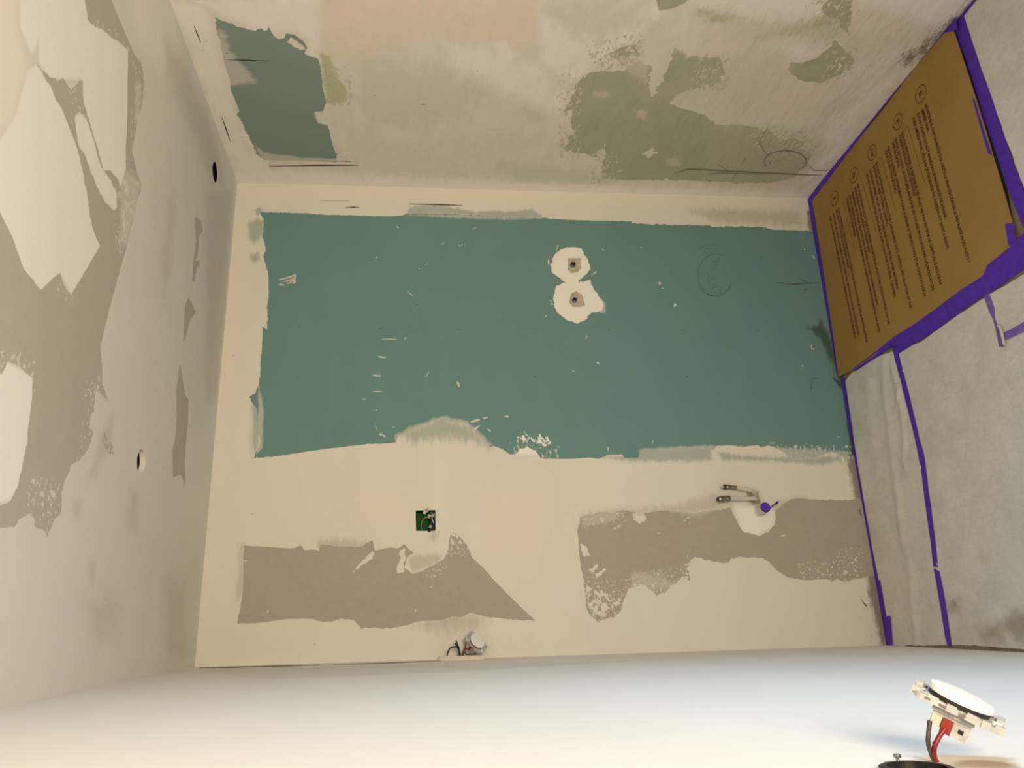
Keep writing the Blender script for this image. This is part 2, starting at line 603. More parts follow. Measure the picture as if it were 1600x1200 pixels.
back.soft('teal', [([(388, 349), (400, 342), (411, 345), (411, 368), (398, 380), (390, 374)], 0.012), ([(391, 400), (402, 396), (406, 406), (396, 412)], 0.012),
                   ([(397, 327), (408, 323), (411, 333), (400, 337)], 0.008),
                   ([(622, 679), (657, 664), (685, 652), (727, 660), (750, 680), (764, 697), (745, 690), (700, 684), (650, 690)], 0.026),
                   ([(930, 713), (976, 714), (1005, 698), (1110, 698), (1112, 719), (1040, 721), (980, 720)], 0.010),
                   ([(1120, 706), (1160, 712), (1250, 716), (1312, 712), (1314, 721), (1280, 726), (1200, 720), (1130, 719)], 0.010),
                   ([(636, 334), (640, 323), (690, 321), (724, 328), (745, 331), (775, 329), (800, 331), (830, 327), (846, 336), (846, 341), (775, 338), (700, 334)], 0.007),
                   ([(395, 620), (405, 616), (405, 695), (398, 712), (392, 690)], 0.012)])
back.soft('thin', [([(903, 822), (906, 806), (950, 797), (1000, 795), (1050, 790), (1118, 772), (1142, 790), (1105, 798), (1085, 803), (1000, 802)], 0.02),  # thin also carries the painted shadow below the flush box
                   ([(492, 846), (540, 842), (572, 849), (570, 858), (500, 860)], 0.014), ([(650, 978), (690, 958), (735, 955), (760, 966), (740, 984), (690, 988)], 0.03),
                   ([(1150, 812), (1160, 828), (1185, 836), (1200, 830), (1210, 818), (1205, 805), (1180, 812)], 0.016),
                   ([(636, 872), (660, 866), (690, 868), (690, 876), (660, 890), (645, 895)], 0.012), ([(1205, 790), (1235, 778), (1260, 776), (1240, 800), (1210, 806)], 0.015),
                   ([(1080, 330), (1130, 326), (1250, 332), (1250, 352), (1120, 348)], 0.02), ([(1210, 344), (1240, 340), (1256, 350), (1225, 354)], 0.012),
                   ([(676, 832), (685, 832), (680, 846), (672, 842)], 0.012), ([(374, 852), (381, 852), (378, 930), (372, 935)], 0.014)])  # first outline here: the shadow below the flush box, painted in
back.soft('dirt', [([(1322, 715), (1345, 715), (1420, 1010), (1378, 1012), (1358, 930), (1352, 880), (1340, 790)], 0.012), ([(1166, 766), (1184, 768), (1190, 786), (1182, 800), (1172, 788)], 0.012),  # second outline: dark of the pipe recess, painted in
                   ([(1260, 330), (1275, 330), (1290, 362), (1264, 362)], 0.008)])
back.soft('warm', [([(560, 775), (600, 765), (640, 790), (620, 815), (560, 812)], 0.05), ([(740, 760), (850, 760), (840, 870), (760, 860)], 0.055),
                   ([(330, 480), (352, 420), (352, 300), (372, 290), (372, 560), (336, 700)], 0.03), ([(380, 290), (1240, 312), (1240, 325), (380, 305)], 0.02)])
back.soft('film', [([(934, 462), (946, 474), (947, 488), (938, 489)], 0.004),
                   ([(617, 680), (640, 668), (690, 650), (730, 658), (760, 685), (770, 696), (760, 697), (620, 696)], 0.006),
                   ([(905, 806), (950, 798), (972, 800), (962, 812), (940, 818), (915, 822)], 0.008), ([(1035, 797), (1110, 790), (1120, 798), (1090, 808)], 0.008),
                   ([(1000, 702), (1100, 696), (1230, 700), (1325, 706), (1325, 718), (1000, 718)], 0.006), ([(1150, 810), (1140, 792), (1152, 815)], 0.01),
                   ([(636, 336), (700, 335), (846, 341), (800, 343), (700, 340)], 0.006), ([(404, 600), (412, 640), (410, 700), (400, 710)], 0.005),
                   ([(985, 895), (1040, 900), (1060, 920), (985, 925)], 0.015)])
back.soft('white', [(RING1, 0.006), (RING2, 0.006), ([(800, 668), (870, 668), (874, 704), (845, 712), (800, 708)], 0.008), ([(1146, 790), (1205, 790), (1212, 800), (1208, 822), (1185, 838), (1158, 830)], 0.012)])
back.soft('moss', [([(1262, 513), (1278, 508), (1283, 500), (1296, 525), (1322, 596), (1310, 596), (1290, 545), (1278, 525)], 0.012), ([(1300, 590), (1330, 600), (1350, 712), (1330, 712), (1316, 610)], 0.004)])
back.soft('speckle', [([(905, 905), (958, 915), (980, 925), (978, 960), (915, 972)], 0.02), ([(975, 905), (1060, 890), (1078, 872), (1082, 912), (1040, 930), (985, 930)], 0.016),
                      ([(1250, 882), (1300, 878), (1300, 905), (1250, 905)], 0.012), ([(1310, 860), (1345, 860), (1345, 905), (1310, 905)], 0.014),
                      ([(698, 826), (722, 830), (738, 865), (700, 866)], 0.012), ([(660, 884), (695, 874), (695, 892), (665, 900)], 0.012),
                      ([(905, 800), (975, 796), (975, 812), (905, 822)], 0.012), ([(800, 690), (870, 690), (872, 712), (800, 712)], 0.012), ([(1180, 694), (1330, 700), (1330, 720), (1180, 720)], 0.010)], cap=-0.55, low=-4.0)
wall_back = back.build('wall_back', M_back)


def surf_poly(s, pts, h, name, mat, parent):
    """flat patch on a surface, outline in picture points"""
    uv = s.uv(pts)
    V = s.xyz(uv, h)
    bm = bmesh.new()
    bm.faces.new([bm.verts.new(tuple(p)) for p in V])
    bmesh.ops.triangulate(bm, faces=bm.faces[:])
    return finish(name, bm, mat, parent)


def joined_polys(s, polys, h, name, mat, parent, label=None):
    bm = bmesh.new()
    for pts in polys:
        V = s.xyz(s.uv(pts), h)
        try: bm.faces.new([bm.verts.new(tuple(p)) for p in V])
        except Exception: pass
    bmesh.ops.triangulate(bm, faces=bm.faces[:])
    o = finish(name, bm, mat, parent)
    if label: o['label'] = label
    return o


def strokes(s, lines, h, name, mat, parent, label=None):
    """thin drawn or scored lines: (picture points, width in picture points)"""
    bm = bmesh.new()
    for pts, wd in lines:
        pts = [np.array(p, float) for p in pts]
        L = []; R = []
        for i, p in enumerate(pts):
            d = pts[min(i + 1, len(pts) - 1)] - pts[max(i - 1, 0)]
            d = d / (np.linalg.norm(d) + 1e-9)
            nrm = np.array([-d[1], d[0]]) * wd / 2 * (0.35 if i in (0, len(pts) - 1) else 1)
            L.append(p + nrm); R.append(p - nrm)
        A = [bm.verts.new(tuple(q)) for q in s.xyz(s.uv(L), h)]
        B = [bm.verts.new(tuple(q)) for q in s.xyz(s.uv(R), h)]
        for i in range(len(pts) - 1):
            bm.faces.new((A[i], A[i + 1], B[i + 1], B[i]))
    o = finish(name, bm, mat, parent)
    if label: o['label'] = label
    return o


def arc(cx, cy, rx, ry, a0, a1, n=28, wob=0.0):
    return [(cx + rx * math.cos(math.radians(a0 + (a1 - a0) * i / n)) * (1 + wob * math.sin(i * 1.3)),
             cy + ry * math.sin(math.radians(a0 + (a1 - a0) * i / n))) for i in range(n + 1)]


def fleck(cx, cy, ln, wd, ang, n=7):
    a = math.radians(ang); out = []
    for i in range(n):
        t = 2 * math.pi * i / n
        k = 0.75 + 0.5 * random.random()
        x = ln / 2 * math.cos(t) * k; y = wd / 2 * math.sin(t) * k
        out.append((cx + x * math.cos(a) - y * math.sin(a), cy + x * math.sin(a) + y * math.cos(a)))
    return out


M_pencil_shade = simple_mat('pencil_shade_soft', (0.20, 0.19, 0.14), None, rough=0.8)
M_pencil_g = simple_mat('pencil_on_green', (0.098, 0.190, 0.182), None, rough=0.8)
M_pencil_d = simple_mat('pencil_dark', (0.045, 0.050, 0.040), None, rough=0.8)
M_fleck = simple_mat('plaster_fleck', (0.66, 0.66, 0.60), (0.56, 0.58, 0.53), 200, 0.9, 0.2)

# little pits behind the holes
for nm, pts in (('pit_floor', [(882, 398), (913, 398), (913, 431), (882, 431)]), ('pit_floor', [(884, 450), (919, 450), (919, 485), (884, 485)])):
    surf_poly(back, pts, -0.0115, nm, M_pit, wall_back)

# plaster flecks and knife marks on the green board
FL = [fleck(597, 558, 16, 3, 8), fleck(633, 529, 6, 1.6, -45), fleck(610, 530, 26, 1.5, 2), fleck(588, 587, 16, 3, 6), fleck(569, 624, 5, 2, -30),
      fleck(588, 641, 4, 1.6, -40), fleck(595, 679, 5, 4, 20), fleck(600, 681, 6, 3, 40), fleck(588, 668, 7, 1.3, 60), fleck(615, 667, 6, 1, 5),
      fleck(744, 657, 16, 4, -16), fleck(758, 653, 10, 3, -8), fleck(792, 651, 9, 3, 10), fleck(764, 672, 6, 2.5, 30), fleck(743, 670, 16, 4, -38),
      fleck(621, 355, 5, 2, 60), fleck(692, 381, 5, 1.5, -30), fleck(741, 357, 6, 2, -25), fleck(718, 384, 4, 1.5, -20), fleck(722, 382, 3, 2, 0),
      fleck(942, 390, 5, 2, 30), fleck(1002, 387, 3, 2, 0), fleck(857, 410, 3, 9, 0), fleck(870, 388, 1.5, 12, 20), fleck(930, 426, 6, 2.5, -35), fleck(925, 430, 4, 2, -60),
      fleck(1031, 443, 4, 4, 0), fleck(1035, 450.5, 4, 2, 10), fleck(1054.5, 477, 5, 5, 0), fleck(934, 567, 5, 3, 30), fleck(861, 470, 2.5, 2.5, 0), fleck(862.5, 475, 3, 3, 0),
      fleck(853, 494, 5, 1.6, -60), fleck(916, 527, 7, 1.5, -55), fleck(1193, 357.5, 3.5, 2.5, 0), fleck(1257, 390, 3, 2, 60), fleck(1271, 402, 3, 6, -25),
      fleck(1270, 545, 7, 2, 15), fleck(1268, 541, 2, 6, 0), fleck(1254, 572, 3, 2, 40), fleck(950, 702, 1.6, 7, 0), fleck(1310, 683, 3, 2, 0), fleck(1323, 698, 6, 4, 0),
      fleck(896, 580, 3, 2, 0), fleck(716, 600, 4, 9, -30), fleck(641, 459, 14, 1.5, 40), fleck(590, 612, 18, 2, 2),
      fleck(668, 585, 10, 1.5, -60), fleck(588, 402, 4, 2, 0), fleck(655, 420, 3, 1.5, 0), fleck(666, 413, 3, 1.5, 0), fleck(1020, 690, 1.5, 6, 0)]
FL += [[(435, 437), (448, 433), (463, 428), (463, 431), (450, 435), (437, 438)], [(440, 441), (452, 437), (458, 434), (459, 436), (450, 440)],
       [(452, 441), (461, 432), (463, 432), (460, 440)], [(434, 445), (440, 443), (446, 447), (440, 446)], [(447, 443), (455, 440), (456, 442), (449, 444)], [(456, 443), (462, 438), (463, 440), (459, 444)]]
tag(joined_polys(back, FL, 0.0006, 'plaster_flecks', M_fleck, wall_back, 'white plaster flecks spattered on the green board'), kind='stuff')
FG = [fleck(1224, 837, 9, 4, -5), fleck(1076, 858, 7, 1.6, 5), fleck(1070, 813, 5, 3, 0), fleck(1075, 809, 5, 2, 0), fleck(1078, 817, 3, 2, 60), fleck(1029, 833, 5, 2, 0),
      fleck(674, 917, 7, 2, -40), fleck(419, 955, 3, 6, 10), fleck(649, 954, 3, 7, 15), fleck(967, 822, 8, 6, -20), fleck(961, 826, 6, 4, 20), fleck(940, 812, 4, 12, -25), fleck(384, 876, 8, 1.5, 0)]
tag(joined_polys(back, FG, 0.0006, 'plaster_flecks', M_fleck, wall_back, 'white plaster flecks on the grey board'), kind='stuff')

# faint pencil: the ringed number on the green board and the fixing line near the floor
strokes(back, [(arc(1118, 430, 27, 33, 20, 300, 30), 1.0), (arc(1116, 436, 26, 26, -10, 170, 20), 0.8),
               ([(1107, 440), (1112, 442), (1118, 448), (1110, 452), (1105, 444)], 1.0), ([(1104, 425), (1108, 432), (1106, 438), (1114, 436), (1119, 430)], 1.1),
               ([(1108, 418), (1117, 421), (1121, 416), (1113, 415), (1110, 424)], 1.0), ([(1110, 408), (1121, 410), (1124, 404), (1114, 403)], 1.0),
               ([(1112, 452), (1122, 446), (1126, 455), (1118, 456)], 0.9), (arc(1110, 400, 13, 12, 180, 340, 12), 0.7), (arc(1108, 396, 17, 14, 190, 350, 12), 0.6)],
        0.0004, 'pencil_mark', M_pencil_g, wall_back, 'faint pencilled ring with scribbled number')
strokes(back, [([(1214, 442), (1240, 443), (1262, 442.5), (1281, 442)], 1.7), ([(1222, 446), (1245, 445), (1258, 446)], 1.0), ([(1248, 434), (1256, 439), (1262, 440)], 1.0), ([(1263, 450), (1258, 453), (1256, 452)], 1.0),
               ([(1264, 592), (1276, 591)], 1.6), ([(1270, 592), (1269, 602)], 1.0), ([(1268, 594), (1267, 607), (1273, 606)], 1.0)],
        0.0004, 'pencil_mark', M_pencil_d, wall_back, 'dark pencil tick beside the taped tray')
strokes(back, [([(465, 510.5), (470, 511)], 1.4), ([(590, 513), (598, 513.5)], 1.2), ([(648, 475), (653, 477)], 1.5), ([(715, 514.5), (719, 515)], 1.6), ([(834, 514.5), (837, 515)], 1.6), ([(948, 515.5), (954, 516)], 1.6),
               ([(1062, 516), (1070, 516)], 1.6), ([(1179, 516), (1186, 516)], 1.4), ([(715, 589), (718, 589.5)], 1.6), ([(836, 588.5), (839, 589)], 1.5), ([(1072, 588), (1075, 589)], 1.5), ([(462, 588), (464, 589)], 1.4),
               ([(470, 434), (472, 434)], 1.2), ([(818, 588), (819, 589)], 1)], 0.0004, 'screw_dimples', M_pencil_d, wall_back, 'small dark screw dimples in rows on the green board')
strokes(back, [([(540, 324.5), (552, 324), (562, 324.5)], 1.8), ([(638, 319), (690, 320), (722, 321.5)], 2.0), ([(500, 313.5), (545, 314)], 1.0), ([(366, 554), (364, 558)], 1.6), ([(394, 803), (396, 804)], 2.2), ([(491, 1006), (492.5, 1008)], 2.2),
               ([(1345, 936), (1353, 947), (1356, 944)], 1.6), ([(1348, 940), (1355, 950)], 1.0), ([(1361, 992), (1362.5, 994)], 2.2), ([(1343, 796), (1345, 806)], 3), ([(1138, 333), (1150, 333.5)], 1)],
        0.0016, 'skim_score', M_pencil_d, wall_back, 'dark scores left by the filling knife')

# ================================================================== wall_right
M_right = skim_mat('old_plaster_right', (0.79, 0.74, 0.68), (0.72, 0.67, 0.605), [
    ('peach', (0.80, 0.68, 0.54), 0.65, 0.7, 14), ('pale', (0.87, 0.82, 0.79), 0.85, 0.7, 24), ('olive', (0.46, 0.48, 0.27), 0.80, 1.1, 40),
    ('sage', (0.65, 0.635, 0.52), 0.75, 0.7, 16), ('speckle', (0.47, 0.47, 0.345), 0.75, 1.7, 60, 0.35), ('dirt', (0.17, 0.14, 0.10), 0.8, 1.3, 70)],
    trowel=(1, 0.7, 1.6), grain=0.15, wave=0.45, vscale=8, tscale=12)
M_right_green = skim_mat('green_board_right', (0.228, 0.300, 0.272), (0.243, 0.316, 0.286), [
    ('film', (0.60, 0.57, 0.53), 0.8, 0.9, 45)], trowel=(1, 1, 0.5), grain=0.12, wave=0.15, vscale=12)
M_olive = skim_mat('olive_board', (0.405, 0.425, 0.305), (0.46, 0.465, 0.345), [
    ('film', (0.68, 0.61, 0.51), 0.75, 1.1, 20), ('sage', (0.50, 0.485, 0.37), 0.8, 1.0, 14), ('speckle', (0.70, 0.65, 0.56), 0.9, 1.7, 60, 0.3)], trowel=(1, 0.8, 2.0), grain=0.2, wave=0.35, vscale=10, tscale=14)
YR = -1.22
right = Surface('right', corner('R', 0, 0), corner('R', YR, 0), corner('R', 0, 1), corner('R', YR, 1), 300, 560, (-1, aR, bR))
GR = [(336, 27), (352, 33), (370, 41), (385, 44), (400, 50), (405, 43), (410, 42), (414, 50), (420, 41), (425, 52), (435, 62), (445, 59), (447, 52),
      (460, 54), (475, 65), (480, 75), (475, 84), (497, 92), (501, 105), (505, 140), (509, 160), (505, 174), (492, 175), (497, 192),
      (512, 195), (517, 217), (525, 240), (526, 254), (475, 251), (440, 251), (412, 250), (400, 240), (394, 225), (387, 210),
      (380, 195), (370, 179), (374, 174), (367, 155), (361, 142), (360, 128), (350, 95), (345, 70), (338, 47)]
right.add_hard('green_plasterboard', right.field([GR], 0.0035, 0.018, neg=[[(447, 65), (455, 60), (472, 70), (476, 78), (468, 76), (458, 70)]],
    speck=[([(480, 130), (508, 130), (508, 170), (485, 165)], 0.008, 0.85)], seed=41), mat=M_right_green, label='exposed green plasterboard patch by the ceiling')
OL = [(995, 66), (985, 70), (970, 75), (950, 84), (932, 96), (945, 97), (960, 92), (975, 110), (950, 112), (930, 112), (915, 117), (900, 130), (902, 140), (895, 152),
      (880, 175), (895, 172), (892, 190), (895, 207), (885, 222), (880, 235), (885, 240), (915, 239), (925, 245), (935, 246), (942, 235),
      (946, 225), (940, 267), (942, 280), (1000, 281), (1037, 280), (1100, 283), (1150, 285), (1200, 286), (1240, 278), (1262, 258), (1268, 240), (1250, 232), (1258, 222),
      (1240, 215), (1220, 220), (1207, 207), (1182, 200), (1157, 195), (1120, 192), (1100, 180), (1080, 172), (1062, 170), (1050, 162), (1060, 150), (1075, 140), (1100, 134), (1129, 131),
      (1130, 100), (1125, 88), (1100, 90), (1072, 87), (1057, 77), (1047, 100), (1035, 120), (1018, 155), (1014, 130), (1016, 105), (1000, 92), (996, 78)]
right.add_hard('olive_plasterboard', right.field([OL], 0.009, 0.028, neg=[[(930, 100), (950, 92), (975, 108), (960, 106), (935, 108)], [(935, 240), (943, 236), (938, 262), (925, 258)], [(1003, 238), (1020, 232), (1028, 238), (1012, 248)]],
    speck=[([(905, 95), (1000, 60), (1005, 100), (905, 130)], 0.014, 0.25), ([(872, 170), (905, 170), (905, 245), (875, 245)], 0.014, 0.4), ([(930, 255), (980, 255), (980, 284), (930, 284)], 0.012, 0.6)], seed=47),
    mat=M_olive, label='scraped olive-green board')
OL2 = [(1235, 97), (1232, 108), (1243, 122), (1262, 125), (1280, 131), (1295, 125), (1315, 118), (1330, 105), (1335, 90), (1325, 82), (1315, 75), (1305, 63), (1292, 77), (1275, 92), (1255, 98)]
right.add_hard('olive_plasterboard', right.field([OL2], 0.007, 0.024, speck=[([(1298, 85), (1336, 80), (1332, 115), (1300, 125)], 0.012, 0.2)], seed=53), mat=M_olive, label='small olive-green board patch')
OL3 = [(1285, 8), (1300, -4), (1332, -4), (1328, 30), (1326, 52), (1314, 44), (1310, 30), (1292, 27), (1284, 16)]
right.add_hard('olive_plasterboard', right.field([OL3], 0.005, 0.02, speck=[([(1280, 0), (1330, 0), (1330, 50), (1285, 50)], 0.014, 0.5)], seed=57), mat=M_olive)
OL4 = [(1025, -5), (1078, -5), (1070, 5), (1046, 15), (1030, 17), (1027, 8)]
right.add_hard('olive_plasterboard', right.field([OL4], 0.003, 0.02, seed=59), mat=M_olive)
right.soft('peach', [([(505, -40), (830, -40), (842, 15), (833, 85), (800, 92), (790, 62), (740, 62), (690, 58), (640, 62), (600, 80), (560, 102), (545, 98), (505, 80), (497, 30)], 0.03),
                     ([(1100, 62), (1150, 35), (1220, 35), (1232, 100), (1200, 130), (1150, 145), (1120, 150), (1105, 130)], 0.05), ([(1330, 15), (1430, 20), (1400, 62), (1345, 50)], 0.05),
                     ([(862, 105), (875, 80), (890, 105), (880, 118), (866, 116)], 0.012), ([(1200, 130), (1300, 135), (1260, 190), (1180, 180)], 0.055)])
right.soft('pale', [([(300, 0), (500, -8), (497, 60), (497, 88), (478, 84), (480, 60), (450, 50), (425, 48), (400, 46), (345, 22)], 0.02), ([(842, 20), (900, 40), (1000, -10), (1040, 20), (985, 68), (940, 94), (915, 114), (900, 128), (870, 118), (845, 95)], 0.018),
                    ([(1080, -10), (1290, -10), (1284, 8), (1280, 30), (1200, 35), (1140, 25), (1095, 16)], 0.016), ([(1325, -10), (1540, -20), (1470, 40), (1440, 35), (1380, 12), (1332, 2)], 0.025),
                    ([(770, 66), (792, 64), (810, 86), (795, 98), (775, 90)], 0.012), ([(265, 0), (320, 10), (365, 170), (420, 260), (400, 280), (370, 286), (330, 170)], 0.02),
                    ([(700, 68), (760, 75), (820, 100), (840, 100), (870, 140), (890, 145), (880, 180), (780, 140), (700, 110)], 0.04), ([(380, 262), (900, 288), (1250, 300), (1250, 312), (370, 290)], 0.03),
                    ([(1240, 70), (1280, 85), (1255, 97), (1235, 95), (1225, 80)], 0.03), ([(1270, 215), (1330, 170), (1380, 130), (1420, 100), (1300, 260), (1265, 300)], 0.04)])
right.soft('olive', [([(500, 82), (515, 88), (523, 112), (530, 128), (543, 140), (542, 160), (512, 161), (505, 130)], 0.010), ([(1090, 15), (1130, 20), (1160, 30), (1105, 34)], 0.02), ([(1180, 60), (1300, 20), (1320, 40), (1300, 60), (1230, 52)], 0.03)])
right.soft('sage', [([(560, 95), (700, 110), (780, 145), (700, 190), (600, 200), (550, 160)], 0.06), ([(850, 20), (1000, 5), (1010, 40), (900, 60)], 0.05), ([(932, 40), (950, 40), (945, 70), (930, 75)], 0.015), ([(1130, 20), (1420, 60), (1330, 100), (1300, 60), (1150, 60)], 0.06),
                    ([(1100, 190), (1260, 200), (1300, 230), (1240, 288), (1100, 288)], 0.03), ([(1000, 150), (1200, 60), (1250, 110), (1160, 180)], 0.07), ([(820, 170), (845, 175), (846, 190), (822, 194)], 0.012), ([(780, 250), (1000, 284), (800, 284)], 0.03)])
right.soft('speckle', [([(925, 72), (1000, 58), (1000, 95), (935, 108)], 0.02), ([(878, 120), (905, 120), (900, 180), (880, 180)], 0.02), ([(876, 200), (900, 200), (900, 245), (878, 245)], 0.02), ([(925, 240), (960, 245), (955, 284), (930, 284)], 0.02),
                       ([(1095, 90), (1132, 88), (1132, 135), (1085, 140)], 0.02), ([(1180, 205), (1262, 212), (1265, 240), (1200, 240)], 0.03), ([(1298, 80), (1336, 80), (1330, 112), (1290, 125)], 0.02), ([(1280, 0), (1330, 0), (1328, 50), (1290, 40)], 0.02), ([(505, 100), (545, 110), (545, 162), (512, 162)], 0.012)], cap=-0.5, low=-5.0)
right.soft('dirt', [([(1412, 88), (1422, 78), (1432, 82), (1424, 98), (1415, 100)], 0.02), ([(1430, 80), (1452, 58), (1480, 36), (1500, 20), (1518, -4), (1526, 0), (1500, 36), (1470, 55), (1440, 90)], 0.022), ([(1300, 262), (1340, 215), (1400, 140), (1420, 120), (1405, 145), (1330, 235), (1290, 285)], 0.01)])
right.soft('film', [([(338, 44), (350, 50), (360, 80), (385, 108), (398, 128), (375, 132), (360, 134), (348, 100), (340, 70)], 0.012), ([(490, 175), (510, 175), (512, 195), (498, 193)], 0.006), ([(400, 228), (412, 238), (470, 246), (526, 248), (524, 258), (410, 256)], 0.006),
                    ([(1000, 66), (1050, 40), (1110, 60), (1130, 90), (1070, 86), (1050, 80), (1035, 110), (1018, 140), (1014, 110)], 0.02), ([(930, 145), (950, 143), (952, 150), (935, 152)], 0.01), ([(1040, 250), (1060, 245), (1062, 258), (1045, 260)], 0.015),
                    ([(1118, 190), (1160, 195), (1155, 212), (1125, 210)], 0.012), ([(990, 170), (1010, 174), (1008, 188), (992, 184)], 0.012), ([(960, 90), (1010, 85), (1015, 130), (980, 112)], 0.015)])
YE = -4.2


def strip_extra(P4s):
    V = []; T = []
    for q in P4s:
        i = len(V); V += [np.array(p, float) for p in q]
        T += [(i, i + 1, i + 2), (i, i + 2, i + 3)]
    return np.array(V), T


WY0, WY1, WZ0, WZ1 = -1.30, -2.10, 0.35, 1.25


def rw(Y, Z): return (W + aR * Y + bR * Z, Y, Z)


zt = lambda side, Y: corner(side, Y, 1)[2]
ex = strip_extra([(rw(YR, 0), rw(WY0, 0), rw(WY0, zt('R', WY0)), rw(YR, zt('R', YR))),
                  (rw(WY1, 0), rw(YE, 0), rw(YE, zt('R', YE)), rw(WY1, zt('R', WY1))),
                  (rw(WY0, 0), rw(WY1, 0), rw(WY1, WZ0), rw(WY0, WZ0)),
                  (rw(WY0, WZ1), rw(WY1, WZ1), rw(WY1, zt('R', WY1)), rw(WY0, zt('R', WY0)))])
wall_right = right.build('wall_right', M_right, extra=ex)
strokes(right, [([(355, 93.5), (385, 94), (420, 95.5)], 1.8), ([(351, 83), (356, 83.5)], 1.4)], 0.0005, 'pencil_mark', M_pencil_d, wall_right, 'dark pencil line on the green patch')
strokes(right, [([(303, 40), (308, 52), (314, 66)], 1.6), ([(308, 51), (312, 62)], 1.2), ([(347, 183), (354, 203), (360, 221)], 1.8), ([(322, 63), (324, 64)], 1.6), ([(377, 213), (378.5, 214)], 1.5), ([(317, 78), (318, 79)], 1.4),
                ([(420, 259), (500, 258), (560, 258)], 1.5), ([(526, 251), (548, 252)], 1.4)], 0.0016, 'skim_score', M_pencil_d, wall_right, 'dark scores left by the filling knife')
strokes(right, [([(1052, 271), (1075, 264), (1100, 265), (1160, 268), (1220, 271), (1262, 273), (1285, 273)], 1.5), ([(1100, 272), (1130, 270), (1200, 272)], 1.0), ([(1122, 256), (1138, 268)], 1.4), ([(1150, 270), (1141, 285)], 1.3),
                ([(1160, 254), (1165, 246)], 2.2), (arc(1227, 252, 33, 17, 150, 400, 26), 1.1), ([(1200, 198), (1186, 222), (1196, 238), (1203, 246)], 1.0), ([(1264, 258), (1272, 266), (1290, 266), (1296, 264)], 1.1), ([(1107, 281), (1110, 283)], 3.0),
                ([(1420, 92), (1428, 86), (1432, 88)], 2.4), ([(1437, 76), (1442, 72), (1446, 73)], 2.6), ([(1202, 252), (1205, 258)], 1.2), ([(1212, 250), (1217, 252)], 1.0)],
        0.0017, 'pencil_mark', M_pencil_shade, wall_right, 'pencil lines and a loop drawn low on the wall')
strokes(right, [([(935, 245), (936, 246.5)], 2.2), ([(902, 169), (904, 170)], 1.6), ([(745, 110), (746.5, 110.5)], 1.6), ([(1236, 4), (1237, 5)], 2.2), ([(1259, 8.5), (1260, 9.5)], 2.2), ([(1284, 174), (1286, 175)], 2), ([(585, 148), (587, 149)], 1.6), ([(658, 162.5), (664, 163)], 1.2)],
        0.0016, 'nail_spots', M_pencil_d, wall_right, 'small dark nail spots')

# ================================================================== ceiling
M_ceil = skim_mat('ceiling_skim', (0.73, 0.715, 0.69), (0.70, 0.685, 0.66), [
    ('pale', (0.87, 0.86, 0.855), 0.95, 0.12, 20), ('cream', (0.84, 0.80, 0.74), 0.8, 0.2, 8), ('thin', (0.53, 0.50, 0.46), 0.5, 0.5, 18)],  # thin: greyer patches, and the painted darkening into the back corner
    trowel=(1, 0.35, 1), grain=0.08, wave=0.35, vscale=5)
M_ceil_grey = skim_mat('ceiling_board_paper', (0.49, 0.452, 0.412), (0.51, 0.47, 0.43), [('film', (0.70, 0.67, 0.63), 0.7, 0.9, 40), ('speckle', (0.76, 0.74, 0.70), 0.9, 1.6, 90, 0.25)], grain=0.3, wave=0.06, vscale=30)
YC = -1.75
ceil = Surface('ceil', corner('L', 0, 1), corner('L', YC, 1), corner('R', 0, 1), corner('R', YC, 1), 420, 420, (cS, cT, -1))
CM = [(131, -6), (172, -6), (184, 25), (197, 55), (210, 85), (222, 100), (226, 130), (222, 165), (216, 182), (213, 200), (209, 225), (207, 240), (215, 272), (222, 287),
      (220, 300), (215, 315), (210, 335), (205, 360), (200, 382), (192, 407), (180, 450), (170, 487), (160, 530), (157, 542), (160, 575), (160, 600), (164, 612), (170, 629),
      (160, 618), (150, 612), (147, 640), (140, 657), (145, 680), (139, 700), (125, 720), (110, 730), (102, 750), (97, 775), (96, 802), (85, 812), (77, 832), (74, 841), (70, 830),
      (54, 822), (55, 807), (47, 801), (35, 807), (25, 822), (0, 826), (-40, 832), (-40, 800), (0, 790), (17, 782), (27, 760), (40, 707), (45, 662), (50, 620), (50, 590), (40, 582),
      (25, 570), (12, 565), (4, 585), (-40, 590), (-40, 250), (0, 332), (20, 372), (37, 420), (64, 452), (94, 425), (100, 447), (111, 461), (135, 420), (157, 384), (150, 372),
      (144, 355), (137, 312), (135, 300), (130, 270), (120, 230), (100, 180), (82, 142), (58, 101), (77, 120), (100, 125), (112, 140), (122, 128), (129, 125), (131, 160),
      (140, 190), (150, 225), (162, 265), (172, 267), (185, 280), (187, 295), (192, 280), (196, 265), (197, 225), (199, 175), (200, 78), (185, 65), (175, 60), (165, 50),
      (147, 40), (137, 32), (135, 15)]
TONGUE = [(118, 182), (125, 178), (135, 185), (140, 200), (148, 225), (160, 265), (172, 280), (182, 300), (184, 325), (178, 329), (165, 315), (150, 290), (138, 255), (124, 228), (119, 205)]
ceil.add_hard('grey_plasterboard', ceil.field([CM], 0.003, 0.02, neg=[TONGUE, [(61, 770), (69, 765), (67, 778), (62, 778)], [(78, 764), (86, 768), (88, 782), (82, 776)]],
    speck=[([(190, 262), (222, 280), (215, 320), (200, 385), (183, 380), (188, 320)], 0.012, 0.3), ([(208, 100), (225, 110), (220, 190), (210, 190)], 0.012, 0.75), ([(60, 762), (96, 770), (92, 800), (70, 795)], 0.010, 0.6), ([(0, 560), (40, 570), (40, 590), (0, 590)], 0.010, 0.4)],
    seed=61), mat=M_ceil_grey, label='bare grey ceiling plasterboard between filler patches')
